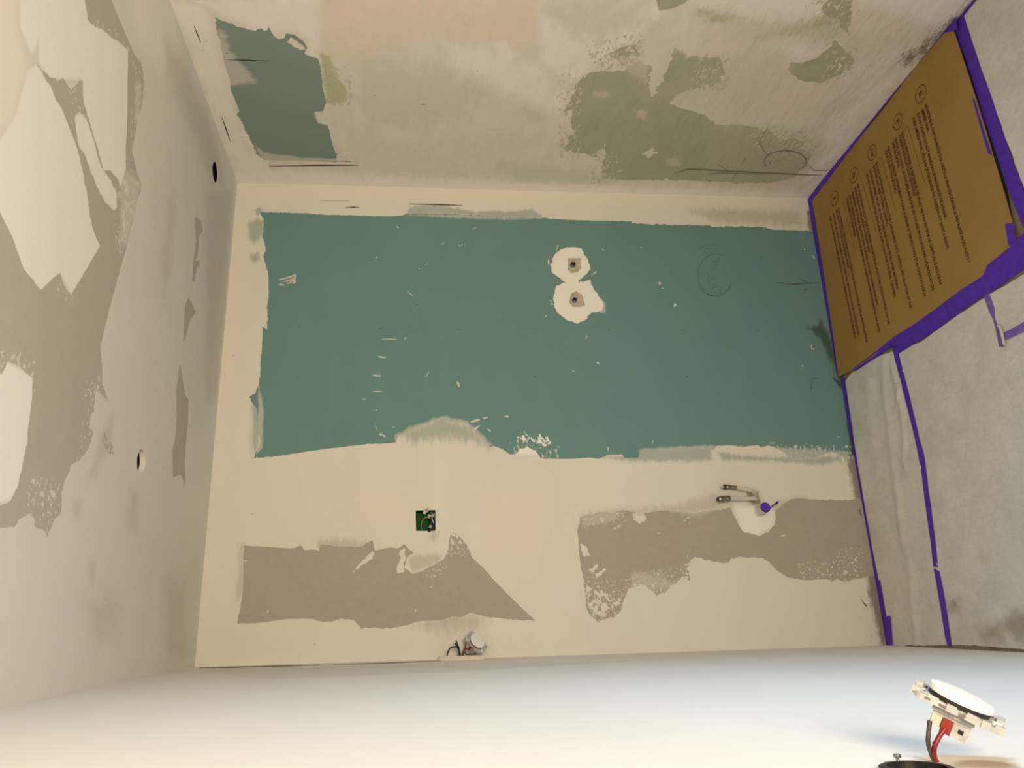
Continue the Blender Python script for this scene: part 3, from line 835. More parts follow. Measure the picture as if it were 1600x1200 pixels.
for k, pg in enumerate([[(305, 337), (314, 345), (317, 360), (311, 370), (309, 400), (305, 407), (312, 405), (312, 422), (309, 415), (304, 440), (300, 440), (302, 410), (306, 375), (304, 350)],
                        [(295, 465), (306, 487), (297, 502), (291, 525), (286, 537), (287, 512), (289, 475)],
                        [(281, 567), (286, 595), (289, 615), (295, 625), (294, 662), (291, 692), (289, 720), (290, 750), (287, 765), (286, 750), (282, 741), (270, 747), (269, 705), (274, 682), (276, 650), (275, 612)],
                        [(160, 672), (170, 682), (177, 700), (177, 711), (168, 708), (160, 690)]]):
    ceil.add_hard('grey_plasterboard', ceil.field([pg], 0.002, 0.016, speck=[([(150, 660), (180, 660), (180, 715), (150, 715)], 0.01, 0.3)] if k == 3 else (), seed=67 + k), mat=M_ceil_grey)


def circle_uv(s, c, r, n=40):
    q = np.array([(np.array(c) - s.O) @ s.e1, (np.array(c) - s.O) @ s.e2])
    return np.array([[q[0] + r * math.cos(2 * math.pi * i / n), q[1] + r * math.sin(2 * math.pi * i / n)] for i in range(n)])


HOLES = [((1.6030, -0.2985, 2.2997), 0.0345, 0.0), ((0.5135, -0.679, 2.288), 0.0305, 0.0012)]
for i, (c, r, am) in enumerate(HOLES):
    ceil.add_hard('light_hole', ceil.field([circle_uv(ceil, c, r)], am, 0.01, seed=71 + i, metric=True), hole=True, rim=(0.0015, 0.014)[i])
ceil.soft('pale', [([(57, 101), (82, 142), (100, 180), (120, 230), (130, 270), (137, 312), (144, 355), (157, 384), (135, 420), (111, 461), (94, 425), (64, 452), (37, 420), (20, 372), (0, 332), (-60, 220), (-60, 190), (0, 217), (22, 187), (32, 150), (42, 112)], 0.004),
                   ([(30, 0), (132, -30), (137, 30), (165, 50), (200, 78), (199, 175), (197, 225), (196, 265), (187, 295), (162, 265), (140, 190), (131, 160), (129, 124), (80, 122), (61, 98), (60, 60), (50, 85), (32, 45)], 0.006),
                   ([(-60, 580), (12, 567), (50, 590), (50, 620), (45, 662), (40, 707), (27, 760), (17, 782), (-60, 795)], 0.004), (TONGUE, 0.006)])
ceil.soft('cream', [([(-60, -60), (30, -60), (28, 40), (45, 100), (30, 150), (20, 187), (-60, 230)], 0.02), ([(195, -40), (262, -40), (290, 120), (262, 130), (215, 60)], 0.05)])
ceil.soft('thin', [([(258, 60), (290, 100), (330, 200), (352, 285), (330, 290), (290, 180), (262, 120)], 0.04), ([(205, 765), (217, 770), (214, 828), (200, 824)], 0.03), ([(130, 935), (178, 925), (186, 995), (150, 1000)], 0.05), ([(255, 905), (292, 905), (288, 1030), (262, 1030)], 0.05),  # greyer patches on the ceiling
                   ([(140, 880), (150, 880), (146, 915), (138, 915)], 0.02), ([(262, 310), (275, 310), (268, 420), (255, 470), (252, 400)], 0.04), ([(115, 790), (126, 782), (124, 812), (114, 806)], 0.015), ([(150, 700), (178, 640), (172, 700), (150, 740), (140, 745)], 0.02), ([(320, 300), (364, 290), (352, 480), (338, 620), (322, 620)], 0.05)])  # last outline: darkening into the back corner, painted in
ceil.soft('film', [([(185, 262), (222, 285), (200, 385), (186, 380), (190, 320)], 0.01), ([(212, 130), (220, 130), (216, 190), (210, 190)], 0.008), ([(118, 430), (142, 408), (140, 414), (120, 438)], 0.004)])
ceil.soft('speckle', [([(186, 262), (222, 275), (222, 300), (200, 390), (180, 390), (190, 320)], 0.025), ([(112, 120), (135, 120), (138, 200), (115, 190)], 0.02), ([(130, 30), (170, 45), (200, 75), (175, 70), (140, 45)], 0.012),
                      ([(90, 420), (112, 425), (112, 470), (90, 455)], 0.012), ([(0, 560), (50, 568), (50, 600), (0, 592)], 0.015), ([(140, 600), (180, 600), (180, 720), (120, 740), (130, 690)], 0.02), ([(50, 760), (100, 770), (90, 845), (50, 830)], 0.02), ([(208, 95), (228, 100), (226, 190), (206, 240)], 0.015)], cap=-0.6, low=-4.0)
cL = lambda Y: corner('L', Y, 1); cR = lambda Y: corner('R', Y, 1)
ceiling = ceil.build('ceiling', M_ceil, extra=strip_extra([(cL(YC), cL(YE), cR(YE), cR(YC))]))
M_cut = simple_mat('board_cut_edge', (0.55, 0.48, 0.42), (0.44, 0.37, 0.31), 90, 0.9, 0.1, bump=0.5, bscale=200)
for i, (c, r, am) in enumerate(HOLES):
    bm = bmesh.new()
    hd = (0.0017, 0.0142)[i]
    bm_lathe(bm, [(r + 0.002, hd), (r + 0.05, hd + 0.002), (r + 0.05, 0.14)], Matrix.Translation(Vector(c)), 32, close_top=True, close_bot=False)
    o = finish('ceiling_void', bm, M_dark, ceiling)
    o['label'] = 'dark space above the round light hole'
    bm = bmesh.new()
    bm_lathe(bm, [(r + 0.0012, 0.0003), (r + 0.0012, hd)], Matrix.Translation(Vector(c)), 40, False, False)
    finish('hole_edge', bm, M_cut, ceiling)['label'] = 'raw cut edge of the light hole'

# ================================================================== wall_left, wall_rear, floor
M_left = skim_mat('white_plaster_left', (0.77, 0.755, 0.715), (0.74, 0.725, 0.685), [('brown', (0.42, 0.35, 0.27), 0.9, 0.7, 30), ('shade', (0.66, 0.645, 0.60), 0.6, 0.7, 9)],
                  trowel=(1, 0.3, 1.4), grain=0.05, wave=0.5, vscale=4, tscale=5)
YL = -2.35
left = Surface('left', corner('L', 0, 0), corner('L', YL, 0), corner('L', 0, 1), corner('L', YL, 1), 196, 192, (1, -aL, -bL))
left.soft('brown', [([(1480, 1200), (1490, 1190), (1530, 1187), (1585, 1193), (1600, 1200), (1590, 1240), (1490, 1240)], 0.006)])
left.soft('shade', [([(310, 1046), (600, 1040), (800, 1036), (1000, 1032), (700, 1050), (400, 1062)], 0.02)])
NB = hit(1434, 1205, 'left')
left.add_hard('box_hole', left.field([circle_uv(left, NB, 0.0235)], 0.0, 0.01, metric=True), hole=True, flush=True)
exl = strip_extra([(corner('L', YL, 0), corner('L', YE, 0), corner('L', YE, 1), corner('L', YL, 1))])
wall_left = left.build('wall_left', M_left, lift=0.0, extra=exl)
strokes(left, [([(312, 1043.5), (360, 1043), (420, 1041.5), (500, 1039.2)], 1.6), ([(520, 1038.6), (600, 1036.3), (690, 1032.6)], 1.1)], 0.0006, 'corner_shade', M_pencil_shade, wall_left, 'thin shade line painted along the wall corner')  # shadow of a bump in the wall, drawn as dark strokes
q = strip_extra([(corner('L', YE, 0), corner('R', YE, 0), corner('R', YE, 1), corner('L', YE, 1))])
tag(new_mesh('wall_rear', q[0], q[1], M_left, normal=(0, 1, 0)), kind='structure')
M_floor = simple_mat('dusty_screed', (0.20, 0.155, 0.105), (0.30, 0.245, 0.18), 14, 0.95, 0.1, bump=0.5, bscale=60)
q = strip_extra([(corner('L', 0, 0), corner('R', 0, 0), corner('R', YE, 0), corner('L', YE, 0))])
floor = tag(new_mesh('floor', q[0], q[1], M_floor, normal=(0, 0, 1)), kind='structure')

# side window added out of view to let the daylight in: frame in the opening
M_white = simple_mat('white_paint', (0.78, 0.78, 0.76), None, rough=0.45)
bm = bmesh.new()
fx0 = W + aR * WY0 - 0.004
fx1 = W + aR * WY1 + 0.09
oy0, oy1, oz0, oz1 = WY0 + 0.04, WY1 - 0.04, WZ0 - 0.04, WZ1 + 0.04
for lo, hi in (((fx0, oy1, oz0), (fx1, oy0, WZ0 + 0.03)), ((fx0, oy1, WZ1 - 0.03), (fx1, oy0, oz1)),
               ((fx0, WY0 - 0.03, WZ0 + 0.03), (fx1, oy0, WZ1 - 0.03)), ((fx0, oy1, WZ0 + 0.03), (fx1, WY1 + 0.03, WZ1 - 0.03))):
    bm_box(bm, lo, hi)
tag(finish('added_window', bm, M_white), kind='structure')

# ================================================================== shower tray, cardboard, tape
M_tray = simple_mat('anthracite_resin', (0.020, 0.018, 0.020), (0.03, 0.027, 0.028), 80, 0.7, 0.2, bump=0.4, bscale=90)
s_ = NT('corrugated_cardboard')
c_ = s_.mix(s_.rng(s_.noise(6, 5, 0.6), 0.3, 0.7, 0, 1), (0.385, 0.245, 0.078), (0.340, 0.212, 0.062))
c_ = s_.mix(0.35, c_, s_.mix(s_.rng(s_.noise(40, 4, 0.7, (1, 5, 1)), 0.3, 0.7, 0, 1), (0.82, 0.82, 0.82), (1, 1, 1)), 'MULTIPLY')
wv = s_.node('ShaderNodeTexWave'); wv.inputs['Scale'].default_value = 40; wv.inputs['Distortion'].default_value = 0.6
tc_ = s_.node('ShaderNodeTexCoord'); s_.link(tc_.outputs['Object'], wv.inputs['Vector'])
M_card = s_.out(c_, 0.75, s_.bump(s_.noise(25, 4, 0.6), 0.25, 0.003, s_.bump(wv.outputs['Fac'], 0.05, 0.001)), 0.2)
M_tape = simple_mat('purple_masking_tape', (0.078, 0.026, 0.42), (0.098, 0.036, 0.50), 60, 0.6, 0.3, bump=0.35, bscale=300, bdist=0.0006)
M_tape_pale = simple_mat('purple_tape_dusty', (0.16, 0.10, 0.48), (0.22, 0.16, 0.50), 50, 0.7, 0.25, bump=0.35, bscale=300, bdist=0.0006)
M_ink = simple_mat('brown_print', (0.060, 0.022, 0.014), None, rough=0.8, spec=0.1)


def H3(px, z):
    return hit(px[0], px[1], ((0, 0, 1), z))


def slab(name, top_px, z0, z1, mat, parent=None):
    """sheet with the outline traced on its upper face"""
    bm = bmesh.new()
    pts = [H3(p, z1) if not (len(p) == 3) else np.array(p) for p in top_px]
    a = [bm.verts.new((p[0], p[1], z1)) for p in pts]
    b = [bm.verts.new((p[0], p[1], z0)) for p in pts]
    bm.faces.new(a); bm.faces.new(b[::-1])
    for i in range(len(a)):
        j = (i + 1) % len(a)
        bm.faces.new((a[i], b[i], b[j], a[j]))
    bmesh.ops.triangulate(bm, faces=bm.faces[:])
    return finish(name, bm, mat, parent)


tray = slab('shower_tray', [(1264.5, 313), (1308, 589), (1440, 499), (1584, 387), (1569, 300), (1521, 145), (1487, 48), (1474, 42)], 0.0, TRAY_Z, M_tray)
tag(tray, 'low black shower tray hidden under the cardboard, seen as a dark edge', 'shower tray')
CARD = [(1267, 314), (1285, 412), (1309, 589), (1334, 577), (1365, 556), (1397, 527), (1425, 510), (1460, 485), (1500, 455), (1537, 431), (1560, 408), (1588, 384), (1582, 350), (1567, 297), (1552, 247),
        (1537, 196), (1520, 141), (1505, 95), (1490, 49), (1475, 50), (1440, 92), (1380, 170), (1320, 245)]
card = slab('cardboard_sheet', CARD, TRAY_Z + 0.0002, CARD_Z, M_card)
tag(card, 'brown cardboard sheet printed with paragraphs of text, taped over the shower tray', 'cardboard')

LINES = [
    ((1446.5, 163), (1516, 410), 'NO RETIRAR EL CARTON PROTECTOR HASTA LA FINALIZACIÓN DE LA INSTALACIÓN DEL PLATO Y'),
    ((1441, 170), (1451, 207), 'LIMPIEZA FINAL.'),
    ((1434, 177), (1480, 340), 'EVITAR GOLPES, RAYAS Y MANCHAS DE MATERIALES DE AGARRE.'),
    ((1427, 184), (1482.5, 388), 'PARA LIMPIEZA FINAL UTILIZAR DETERGENTES NO AGRESIVOS Y BAYETA SUAVE.'),
    ((1409, 206), (1471, 445), "AFIN DE PROTEGER LE RECEVEUR, VEUILLEZ NE PAS RETIRER LE CARTON, JUSQU'À SA"),
    ((1405, 211), (1432, 303), 'COMPLÈTE INSTALLATION ET NETTOYAGE'),
    ((1399, 217.5), (1458.5, 453.5), 'EVITER LES CHOCS, LA RAYURES AINSI QUE LES TACHES PRODUITES PAR LES PRODUITS DE'),
    ((1395, 223), (1405, 262), 'MISE EN OEUVRE.'),
    ((1388, 230), (1446, 463), "NE PAS UTILISER DE DETERGENTS A BASE D'ACIDES ET SERVEZ-VOUS D'UN CHIFFON DOUX"),
    ((1384, 235), (1402, 299), 'POUR LE NETTOYAGE FINAL.'),
    ((1369, 254), (1422, 482), 'DO NOT WITHDRAW THE PROTECTIVE CARDBOARD UNTIL THE FULL INSTALLATION OF THE'),
    ((1365, 259), (1389.5, 351), 'SHOWER TRAY AND ITS FINAL CLEANING.'),
    ((1359.5, 265), (1403, 452.6), 'AVOID ANY BANG OR HIT OF SCRATCHES AND STAINS FROM GRASP MATERIALS.'),
    ((1354, 271), (1398.6, 465), 'USE NON AGGRESSIVE DETERGENTS AND A SOFT CLOTH FOR THE FINAL CLEANING.'),
    ((1340, 288), (1387.5, 508), 'DIE SCHUTZPAPPE NICHT ZURÜCKZIEHEN BIS DIE INSTALLATION DER DUSCHWANNE UND DIE'),
    ((1336, 293), (1361, 393), 'ENDREINIGUNG VOLLENDET WORDEN SIND.'),
    ((1331.5, 298.5), (1370, 477), 'VERMEIDEN SIE STÖSSE, KRATZER UND FLECKEN VON DEN BAUMATERIALIEN.'),
    ((1327, 305), (1371, 520.6), 'FÜR DIE ENDREINIGUNG VERWENDEN SIE EINEN NICHT AGGRESSIVEN REINIGUNGSMITTEL UND EINEN'),
    ((1323, 309), (1338, 369), 'WEICHEN PUTZLAPPEN.'),
    ((1310, 324.5), (1353, 536), 'NON RITIRARE IL CARTONE PROTETTIVO FINO ALLA FINALIZZAZIONE DELLA INSTALLAZIONE'),
    ((1306.6, 327.6), (1329, 417), 'DEL PIATTO DOCCIA E LA PULIZIA FINALE.'),
    ((1302, 334), (1341, 525), 'EVITARE GLI URTI, LE RIGHE E LE MACCHIE DEL MATERIALE DELLA COSTRUZIONE.'),
    ((1297, 339), (1336, 530.5), 'PER LA PULIZIA FINALE USARE DETERGENTI NON AGGRESSIVI E UNO STRACCIO MORBIDO.')]
BLOCKS = [4, 6, 4, 5, 4]
LZ = CARD_Z + 0.0004


def text_mesh(body, offset=0.0):
    cu = bpy.data.curves.new('lettering', 'FONT')
    cu.body = body
    cu.size = 1.0
    cu.resolution_u = 2
    cu.offset = offset
    cu.fill_mode = 'FRONT'
    o = bpy.data.objects.new('lettering', cu)
    COL.objects.link(o)
    bpy.context.view_layer.update()
    me = bpy.data.meshes.new_from_object(o.evaluated_get(bpy.context.evaluated_depsgraph_get()))
    bpy.data.objects.remove(o); bpy.data.curves.remove(cu)
    V = np.array([v.co[:2] for v in me.vertices]); F = [tuple(p.vertices) for p in me.polygons]
    bpy.data.meshes.remove(me)
    return V, F


def lay_text(V, F, start, end, cap, bm):
    """start..end: the line's baseline ends on the cardboard; letters' tops face the viewer's side"""
    a = start[:2]; b = end[:2]
    L = np.linalg.norm(b - a); d = (b - a) / L
    up = np.array([-d[1], d[0]])          # to the left of the reading direction
    x0, x1 = V[:, 0].min(), V[:, 0].max()
    vs_ = [bm.verts.new((*(a + d * L * (x - x0) / (x1 - x0) + up * y * cap / 0.70), LZ)) for x, y in V]
    for f in F:
        try: bm.faces.new([vs_[i] for i in f])
        except Exception: pass


k = 0
for nb_ in BLOCKS:
    bm = bmesh.new()
    for (p, q_, body) in LINES[k:k + nb_]:
        A_, B_ = H3(p, LZ), H3(q_, LZ)
        ang = math.radians(-177.7)
        B_ = A_ + np.array([math.cos(ang), math.sin(ang), 0]) * np.linalg.norm(B_ - A_)
        V_, F_ = text_mesh(body, 0.030)
        up_ = np.array([-(B_ - A_)[1], (B_ - A_)[0], 0]); up_ /= np.linalg.norm(up_)
        lay_text(V_, F_, A_ - up_ * 0.0055, B_ - up_ * 0.0057, 0.0118, bm)
    k += nb_
    finish('printed_paragraph', bm, M_ink, card)
for (t, b_, body, wd) in [((1437.5, 133.5), (1439.7, 160), 'E', 0.3), ((1402, 178), (1403.6, 202), 'F', 0.28), ((1361.9, 227), (1363.2, 250.5), 'GB', 0.62), ((1333, 262.5), (1335, 285), 'D', 0.32), ((1302.5, 299), (1305, 320.5), 'I', 0.12)]:
    A_, B_ = H3(t, LZ), H3(b_, LZ)
    c0 = (A_ + B_) / 2; rad = np.linalg.norm(A_ - B_) / 2
    d_ = (B_ - A_) / (2 * rad)
    d_ = np.array([-1.0, -0.02, 0]); up_ = np.array([0.02, -1.0, 0])
    bm = bmesh.new()
    n = 36
    ri = [bm.verts.new(tuple(c0 + (d_ * math.cos(2 * math.pi * i / n) + up_ * math.sin(2 * math.pi * i / n)) * (rad - 0.0024))) for i in range(n)]
    ro = [bm.verts.new(tuple(c0 + (d_ * math.cos(2 * math.pi * i / n) + up_ * math.sin(2 * math.pi * i / n)) * rad)) for i in range(n)]
    for i in range(n): bm.faces.new((ri[i], ri[(i + 1) % n], ro[(i + 1) % n], ro[i]))
    V_, F_ = text_mesh(body, 0.01)
    hw = rad * wd
    capc = rad * 0.62
    lay_text(V_, F_, c0 - d_ * hw - up_ * capc / 2, c0 + d_ * hw - up_ * capc / 2, capc, bm)
    finish('circled_letter', bm, M_ink, card)
for (p, q_) in [((1418, 196), (1444, 284)), ((1376, 244), (1400, 329)), ((1346, 279.6), (1369, 362.6)), ((1317, 316), (1336, 394))]:
    A_, B_ = H3(p, LZ), H3(q_, LZ)
    d_ = (B_ - A_) / np.linalg.norm(B_ - A_); up_ = np.array([-d_[1], d_[0], 0]) * 0.0007
    bm = bmesh.new()
    bm.faces.new([bm.verts.new(tuple(x)) for x in (A_ - up_, B_ - up_, B_ + up_, A_ + up_)])
    finish('divider_line', bm, M_ink, card)

# ------------------------------------------------------------------ fleece sheets on the floor
s_ = NT('white_fleece')
c_ = s_.mix(s_.rng(s_.noise(9, 6, 0.65), 0.3, 0.7, 0, 1), (0.74, 0.735, 0.70), (0.63, 0.625, 0.59))
c_ = s_.mix(s_.rng(s_.math('ADD', s_.attr('smudge'), s_.math('MULTIPLY', s_.math('SUBTRACT', s_.noise(30, 5, 0.7), 0.5), 2.2)), -1, 1, 0, 0.7, True), c_, (0.30, 0.27, 0.21))
c_ = s_.mix(0.5, c_, s_.mix(s_.rng(s_.noise(110, 4, 0.75, (1, 0.4, 1)), 0.3, 0.7, 0, 1), (0.78, 0.78, 0.78), (1, 1, 1)), 'MULTIPLY')
M_fleece = s_.out(c_, 0.95, s_.bump(s_.noise(70, 5, 0.7), 0.5, 0.004), 0.1)

fl = Surface('floor', np.array([-0.03, 0.0, 0.0]), np.array([1.80, 0.0, 0.0]), np.array([-0.03, -1.75, 0.0]), np.array([1.80, -1.75, 0.0]), 306, 290, (0, 0, 1))
RIDGES = [([(1382, 566), (1384, 620), (1390, 660), (1396, 720), (1402, 760), (1412, 840), (1425, 900), (1433, 1005)], 0.020, 0.0045), ([(1395, 570), (1404, 610), (1412, 660), (1415, 700)], 0.014, 0.004), ([(1404, 735), (1440, 730)], 0.012, 0.003), ([(1404, 752), (1441, 746)], 0.010, 0.003),
          ([(1416, 690), (1412, 720), (1418, 730)], 0.010, 0.003), ([(1360, 600), (1364, 680), (1372, 740)], 0.03, 0.003), ([(1410, 590), (1400, 640)], 0.01, 0.003)]


def seg_d(P, a, b):
    e = b - a; t = np.clip(((P - a) @ e) / (e @ e + 1e-12), 0, 1)
    return np.linalg.norm(P - a - t[:, None] * e, axis=1)


def fleece_sheet(pg, seed, label, group, ridges=(), base=0.0022, smudge=()):
    s = Surface('floor', np.array([-0.03, 0.0, 0.0]), np.array([1.80, 0.0, 0.0]), np.array([-0.03, -1.75, 0.0]), np.array([1.80, -1.75, 0.0]), 306, 290, (0, 0, 1))
    s.soft('smudge', list(smudge))
    s.A['__f'] = s.field([pg], 0.0012, 0.03, seed=seed) - 0.0022
    Tin, Tout, sg = s._split(s.T, '__f')
    P = s.P
    z = base + 0.0012 * (fbm(P[:, 0] / 0.10, P[:, 1] / 0.10, seed + 2, 3) + 0.9) + 0.0008 * fbm(P[:, 0] / 0.03, P[:, 1] / 0.06, seed + 8, 3)
    for pts, wd, hh in ridges:
        q = s.uv(pts)
        d = np.full(len(P), 9.0)
        for a, b in zip(q, q[1:]): d = np.minimum(d, seg_d(P, a, b))
        z = z + hh * np.exp(-(d / wd) ** 2) * (0.6 + 0.6 * vnoise(P[:, 0] / 0.05, P[:, 1] / 0.05, seed + 4))
    z = np.maximum(z, 0.0012)
    V = s.xyz(s.P, 0.0); V[:, 2] = z
    # turned-down edge
    ev = []; et = []
    for a, b in sg:
        i = len(V) + len(ev)
        ev += [V[a], V[b], V[b] * [1, 1, 0] + [0, 0, 0.0002], V[a] * [1, 1, 0] + [0, 0, 0.0002]]
        et += [(i, i + 1, i + 2), (i, i + 2, i + 3)]
    sm = s.A['smudge']
    if ev:
        sm = np.concatenate([sm, np.full(len(ev), -2.0)])
        V = np.concatenate([V, np.array(ev)]); Tin = np.concatenate([Tin, np.array(et)])
    o = new_mesh('fleece_sheet', V, Tin, M_fleece, attrs={'smudge': sm}, smooth=True, normal=(0, 0, 1))
    return tag(o, label, 'fleece', group)


FGRP = 'protective fleece sheets on the floor'
fleece_sheet([(1320, 597), (1334, 579), (1372, 556), (1402, 546), (1411, 580), (1421, 635), (1434, 690), (1440, 714), (1445, 750), (1450, 785), (1460, 855), (1463, 888), (1472, 936), (1482, 1000), (1483, 1009.5), (1391, 1010), (1373, 930), (1347, 785), (1332, 690)],
             81, 'narrow wrinkled fleece strip between the green-board wall and the first tape seam', FGRP, RIDGES)
fleece_sheet([(1402, 548), (1440, 533), (1500, 490), (1541, 464), (1550, 485), (1556, 505), (1562, 541), (1570, 541), (1571, 530), (1600, 514), (1720, 470), (1900, 600), (1900, 1030), (1600, 1015.5), (1540, 1011), (1500, 1008.5), (1484, 1009.5), (1482, 1000), (1472, 936), (1463, 888), (1460, 855), (1450, 785), (1445, 750), (1440, 714), (1434, 690), (1421, 635), (1411, 580)],
             83, 'wide grey-white fleece sheet, the largest, reaching the white wall at the picture bottom', FGRP, smudge=[([(1560, 975), (1590, 955), (1640, 960), (1640, 1000), (1590, 1000)], 0.02), ([(1530, 985), (1560, 975), (1570, 1000), (1540, 1005)], 0.03), ([(1480, 940), (1500, 935), (1500, 955), (1482, 955)], 0.03)])
fleece_sheet([(1542, 462), (1570, 446), (1600, 428), (1720, 360), (1760, 440), (1600, 508), (1568, 524), (1560, 508), (1556, 502), (1555, 492), (1551, 478)], 85, 'small fleece piece enclosed by tape at the near corner of the cardboard', FGRP)
fleece_sheet([(1504, 29), (1520, 4), (1545, -40), (1640, -200), (1900, -100), (1760, 250), (1680, 340), (1640, 372), (1600, 293), (1576, 228), (1550, 153), (1518, 63), (1509, 35)], 87, 'fleece sheet beyond the cardboard, beside the rough wall with olive patches', FGRP)

# ------------------------------------------------------------------ tape strips


def tape(Lp, Rp, zl, zr, label, mat=None, seed=0, rows=4, thick=0.0003, hold=0.0):
    """strip between two traced edges; zl, zr are the heights of the edges"""
    def resamp(pts, n):
        p = np.array(pts, float); d = np.r_[0, np.cumsum(np.linalg.norm(np.diff(p, axis=0), axis=1))]
        t = np.linspace(0, d[-1], n)
        return np.stack([np.interp(t, d, p[:, 0]), np.interp(t, d, p[:, 1])], 1)
    n = max(int(np.linalg.norm(np.array(Lp[-1]) - np.array(Lp[0])) / 6), 4) + 1
    A_ = np.array([H3(p, zl) for p in resamp(Lp, n)]); B_ = np.array([H3(p, zr) for p in resamp(Rp, n)])
    bm = bmesh.new(); grid = []
    rs = random.Random(seed)
    for i in range(n):
        row = []
        ja = 0.0006 * (rs.random() - 0.5); jb = 0.0006 * (rs.random() - 0.5)
        for r in range(rows + 1):
            t = r / rows
            p = A_[i] * (1 - t) + B_[i] * t
            w_ = (B_[i] - A_[i]); w_ = w_ / (np.linalg.norm(w_) + 1e-9)
            p = p + w_ * (ja * (1 - t) + jb * t)
            if hold: p[2] = zl + (zr - zl) * min(max((t - hold) / (0.75 - hold), 0), 1)
            p[2] += 0.0004 * rs.random()
            row.append(p)
        grid.append(row)
    top = [[bm.verts.new((p[0], p[1], p[2] + thick)) for p in row] for row in grid]
    for i in range(n - 1):
        for r in range(rows):
            bm.faces.new((top[i][r], top[i + 1][r], top[i + 1][r + 1], top[i][r + 1]))
    bmesh.ops.recalc_face_normals(bm, faces=bm.faces)
    if sum(f.normal.z for f in bm.faces) < 0: bmesh.ops.reverse_faces(bm, faces=bm.faces)
    ext = bmesh.ops.solidify(bm, geom=bm.faces[:], thickness=thick)
    o = finish('masking_tape', bm, mat or M_tape, smooth=True)
    return tag(o, label, 'tape', 'purple masking tape strips')


ZC = CARD_Z + 0.0003; ZF = 0.0046
tape([(1262, 312), (1268.5, 350), (1281, 440), (1295, 540), (1303.5, 591)], [(1269, 314), (1275, 350), (1289, 440), (1304, 540), (1310, 590)], ZC, ZC, 'purple tape along the cardboard edge beside the green board', seed=1)
tape([(1262, 312), (1310, 247), (1365, 175), (1425, 99), (1474, 38)], [(1269, 314), (1318, 249), (1373, 177), (1432, 102), (1476, 51)], ZC, ZC, 'purple tape along the cardboard edge beside the rough wall', seed=2)
tape([(1332, 577), (1365, 552), (1397, 526), (1425, 509), (1460, 484), (1500, 454), (1537, 430), (1542, 415), (1577, 387), (1592, 372), (1640, 330)],
     [(1336, 580), (1366, 561), (1395, 541), (1405, 552), (1457, 520), (1515, 477), (1542, 460), (1570, 442), (1600, 420), (1625, 405), (1690, 360)], ZC + 0.0008, ZF, 'broad purple tape sealing the cardboard edge to the fleece, widening towards the picture edge', seed=3, rows=8, hold=0.3)
tape([(1491, 29), (1488, 47), (1505, 82), (1522, 133), (1536, 180), (1551, 224), (1577, 300), (1600, 357), (1630, 420)],
     [(1506, 25), (1510, 37), (1519, 65), (1533, 107), (1550, 155), (1575, 230), (1600, 297), (1620, 348), (1660, 400)], ZF, ZF, 'straight purple tape on the floor along the near edge of the cardboard with dark gap', seed=4)
tape([(1474, 38), (1484, 37), (1494, 27)], [(1476, 51), (1487, 49), (1496, 46)], ZC, ZC, 'short purple tape patch at the far corner of the cardboard near the picture top', seed=5)
tape([(1495, 28), (1499, 23), (1508, 11), (1516, 0), (1540, -34)], [(1500, 34), (1506, 25), (1516, 12), (1526, 0), (1550, -34)], ZF, ZF, 'purple tape running off the top of the picture along the rough wall', seed=6)
tape([(1314, 591), (1318, 625), (1329, 700), (1342, 782), (1354, 848), (1367, 912), (1376, 965), (1382, 1009)], [(1320, 591), (1325, 625), (1336, 700), (1349.5, 782), (1361, 848), (1374, 912), (1383, 965), (1389, 1009)], ZF, ZF, 'long narrow purple tape on the floor along the foot of the green and grey boards', seed=7)
tape([(1369, 909), (1374, 940), (1380, 975), (1386, 1009)], [(1375, 906), (1380, 935), (1386, 970), (1391, 1009)], ZF + 0.0008, ZF + 0.0008, 'second layer of purple tape at the foot of the back wall near the white wall', seed=8)
tape([(1384, 964), (1386, 985), (1387, 1009)], [(1391, 962), (1393, 985), (1395, 1008)], ZF + 0.0014, ZF + 0.0014, 'small purple tape end in the floor corner by the white wall', seed=9)
tape([(1394, 540), (1398, 560), (1408, 598), (1417, 635), (1429, 682), (1435, 712), (1441, 747), (1445, 782), (1455, 853), (1458.5, 885)], [(1402, 538), (1406, 560), (1416, 598), (1425, 635), (1437, 687), (1444, 712), (1448.5, 747), (1453, 782), (1463, 855), (1466, 886)], ZF, ZF, 'long purple tape seam between the narrow and the wide fleece', seed=10)
tape([(1459, 888), (1463, 910), (1467, 934), (1473, 970), (1477, 997), (1481, 1010)], [(1468, 893), (1472, 912), (1477, 938), (1481, 965), (1484, 986), (1487, 1010)], ZF, ZF, 'shorter purple tape seam continuing to the white wall', seed=11)
tape([(1537, 462), (1544, 483), (1553, 502), (1556, 510), (1560, 526), (1563, 541)], [(1545, 458), (1554, 481), (1555, 499), (1559, 507), (1564, 525), (1567, 541)], ZF, ZF, 'ragged short purple tape below the cardboard corner', M_tape_pale, seed=12)
tape([(1568, 520), (1584, 512), (1600, 503), (1660, 470)], [(1570, 532), (1585, 525), (1600, 518), (1662, 490)], ZF, ZF, 'pale purple tape crossing to the right picture edge below the cardboard corner', M_tape_pale, seed=13)
tape([(1519, 152), (1530, 192), (1542, 234), (1544, 240)], [(1523, 156), (1535, 196), (1548, 236), (1551, 243)], ZC, ZC, 'thin purple tape sliver on the near edge of the cardboard', seed=14)
tape([(1571, 350), (1573, 366), (1576, 384)], [(1583, 348), (1586, 364), (1589, 383)], ZC + 0.0002, ZC + 0.0002, 'square purple tape piece on the near corner of the cardboard', seed=15)
# curled white edge of fleece beside the ragged tape
bm = bmesh.new()
bm_tube(bm, [H3((1560, 508), 0.007), H3((1563.5, 515), 0.010), H3((1567, 528), 0.010), H3((1569.5, 540), 0.008)], 0.0042, 8)
tag(finish('fleece_scrap', bm, M_fleece, smooth=True), 'curled white scrap of fleece edge beside the ragged tape', 'fleece')

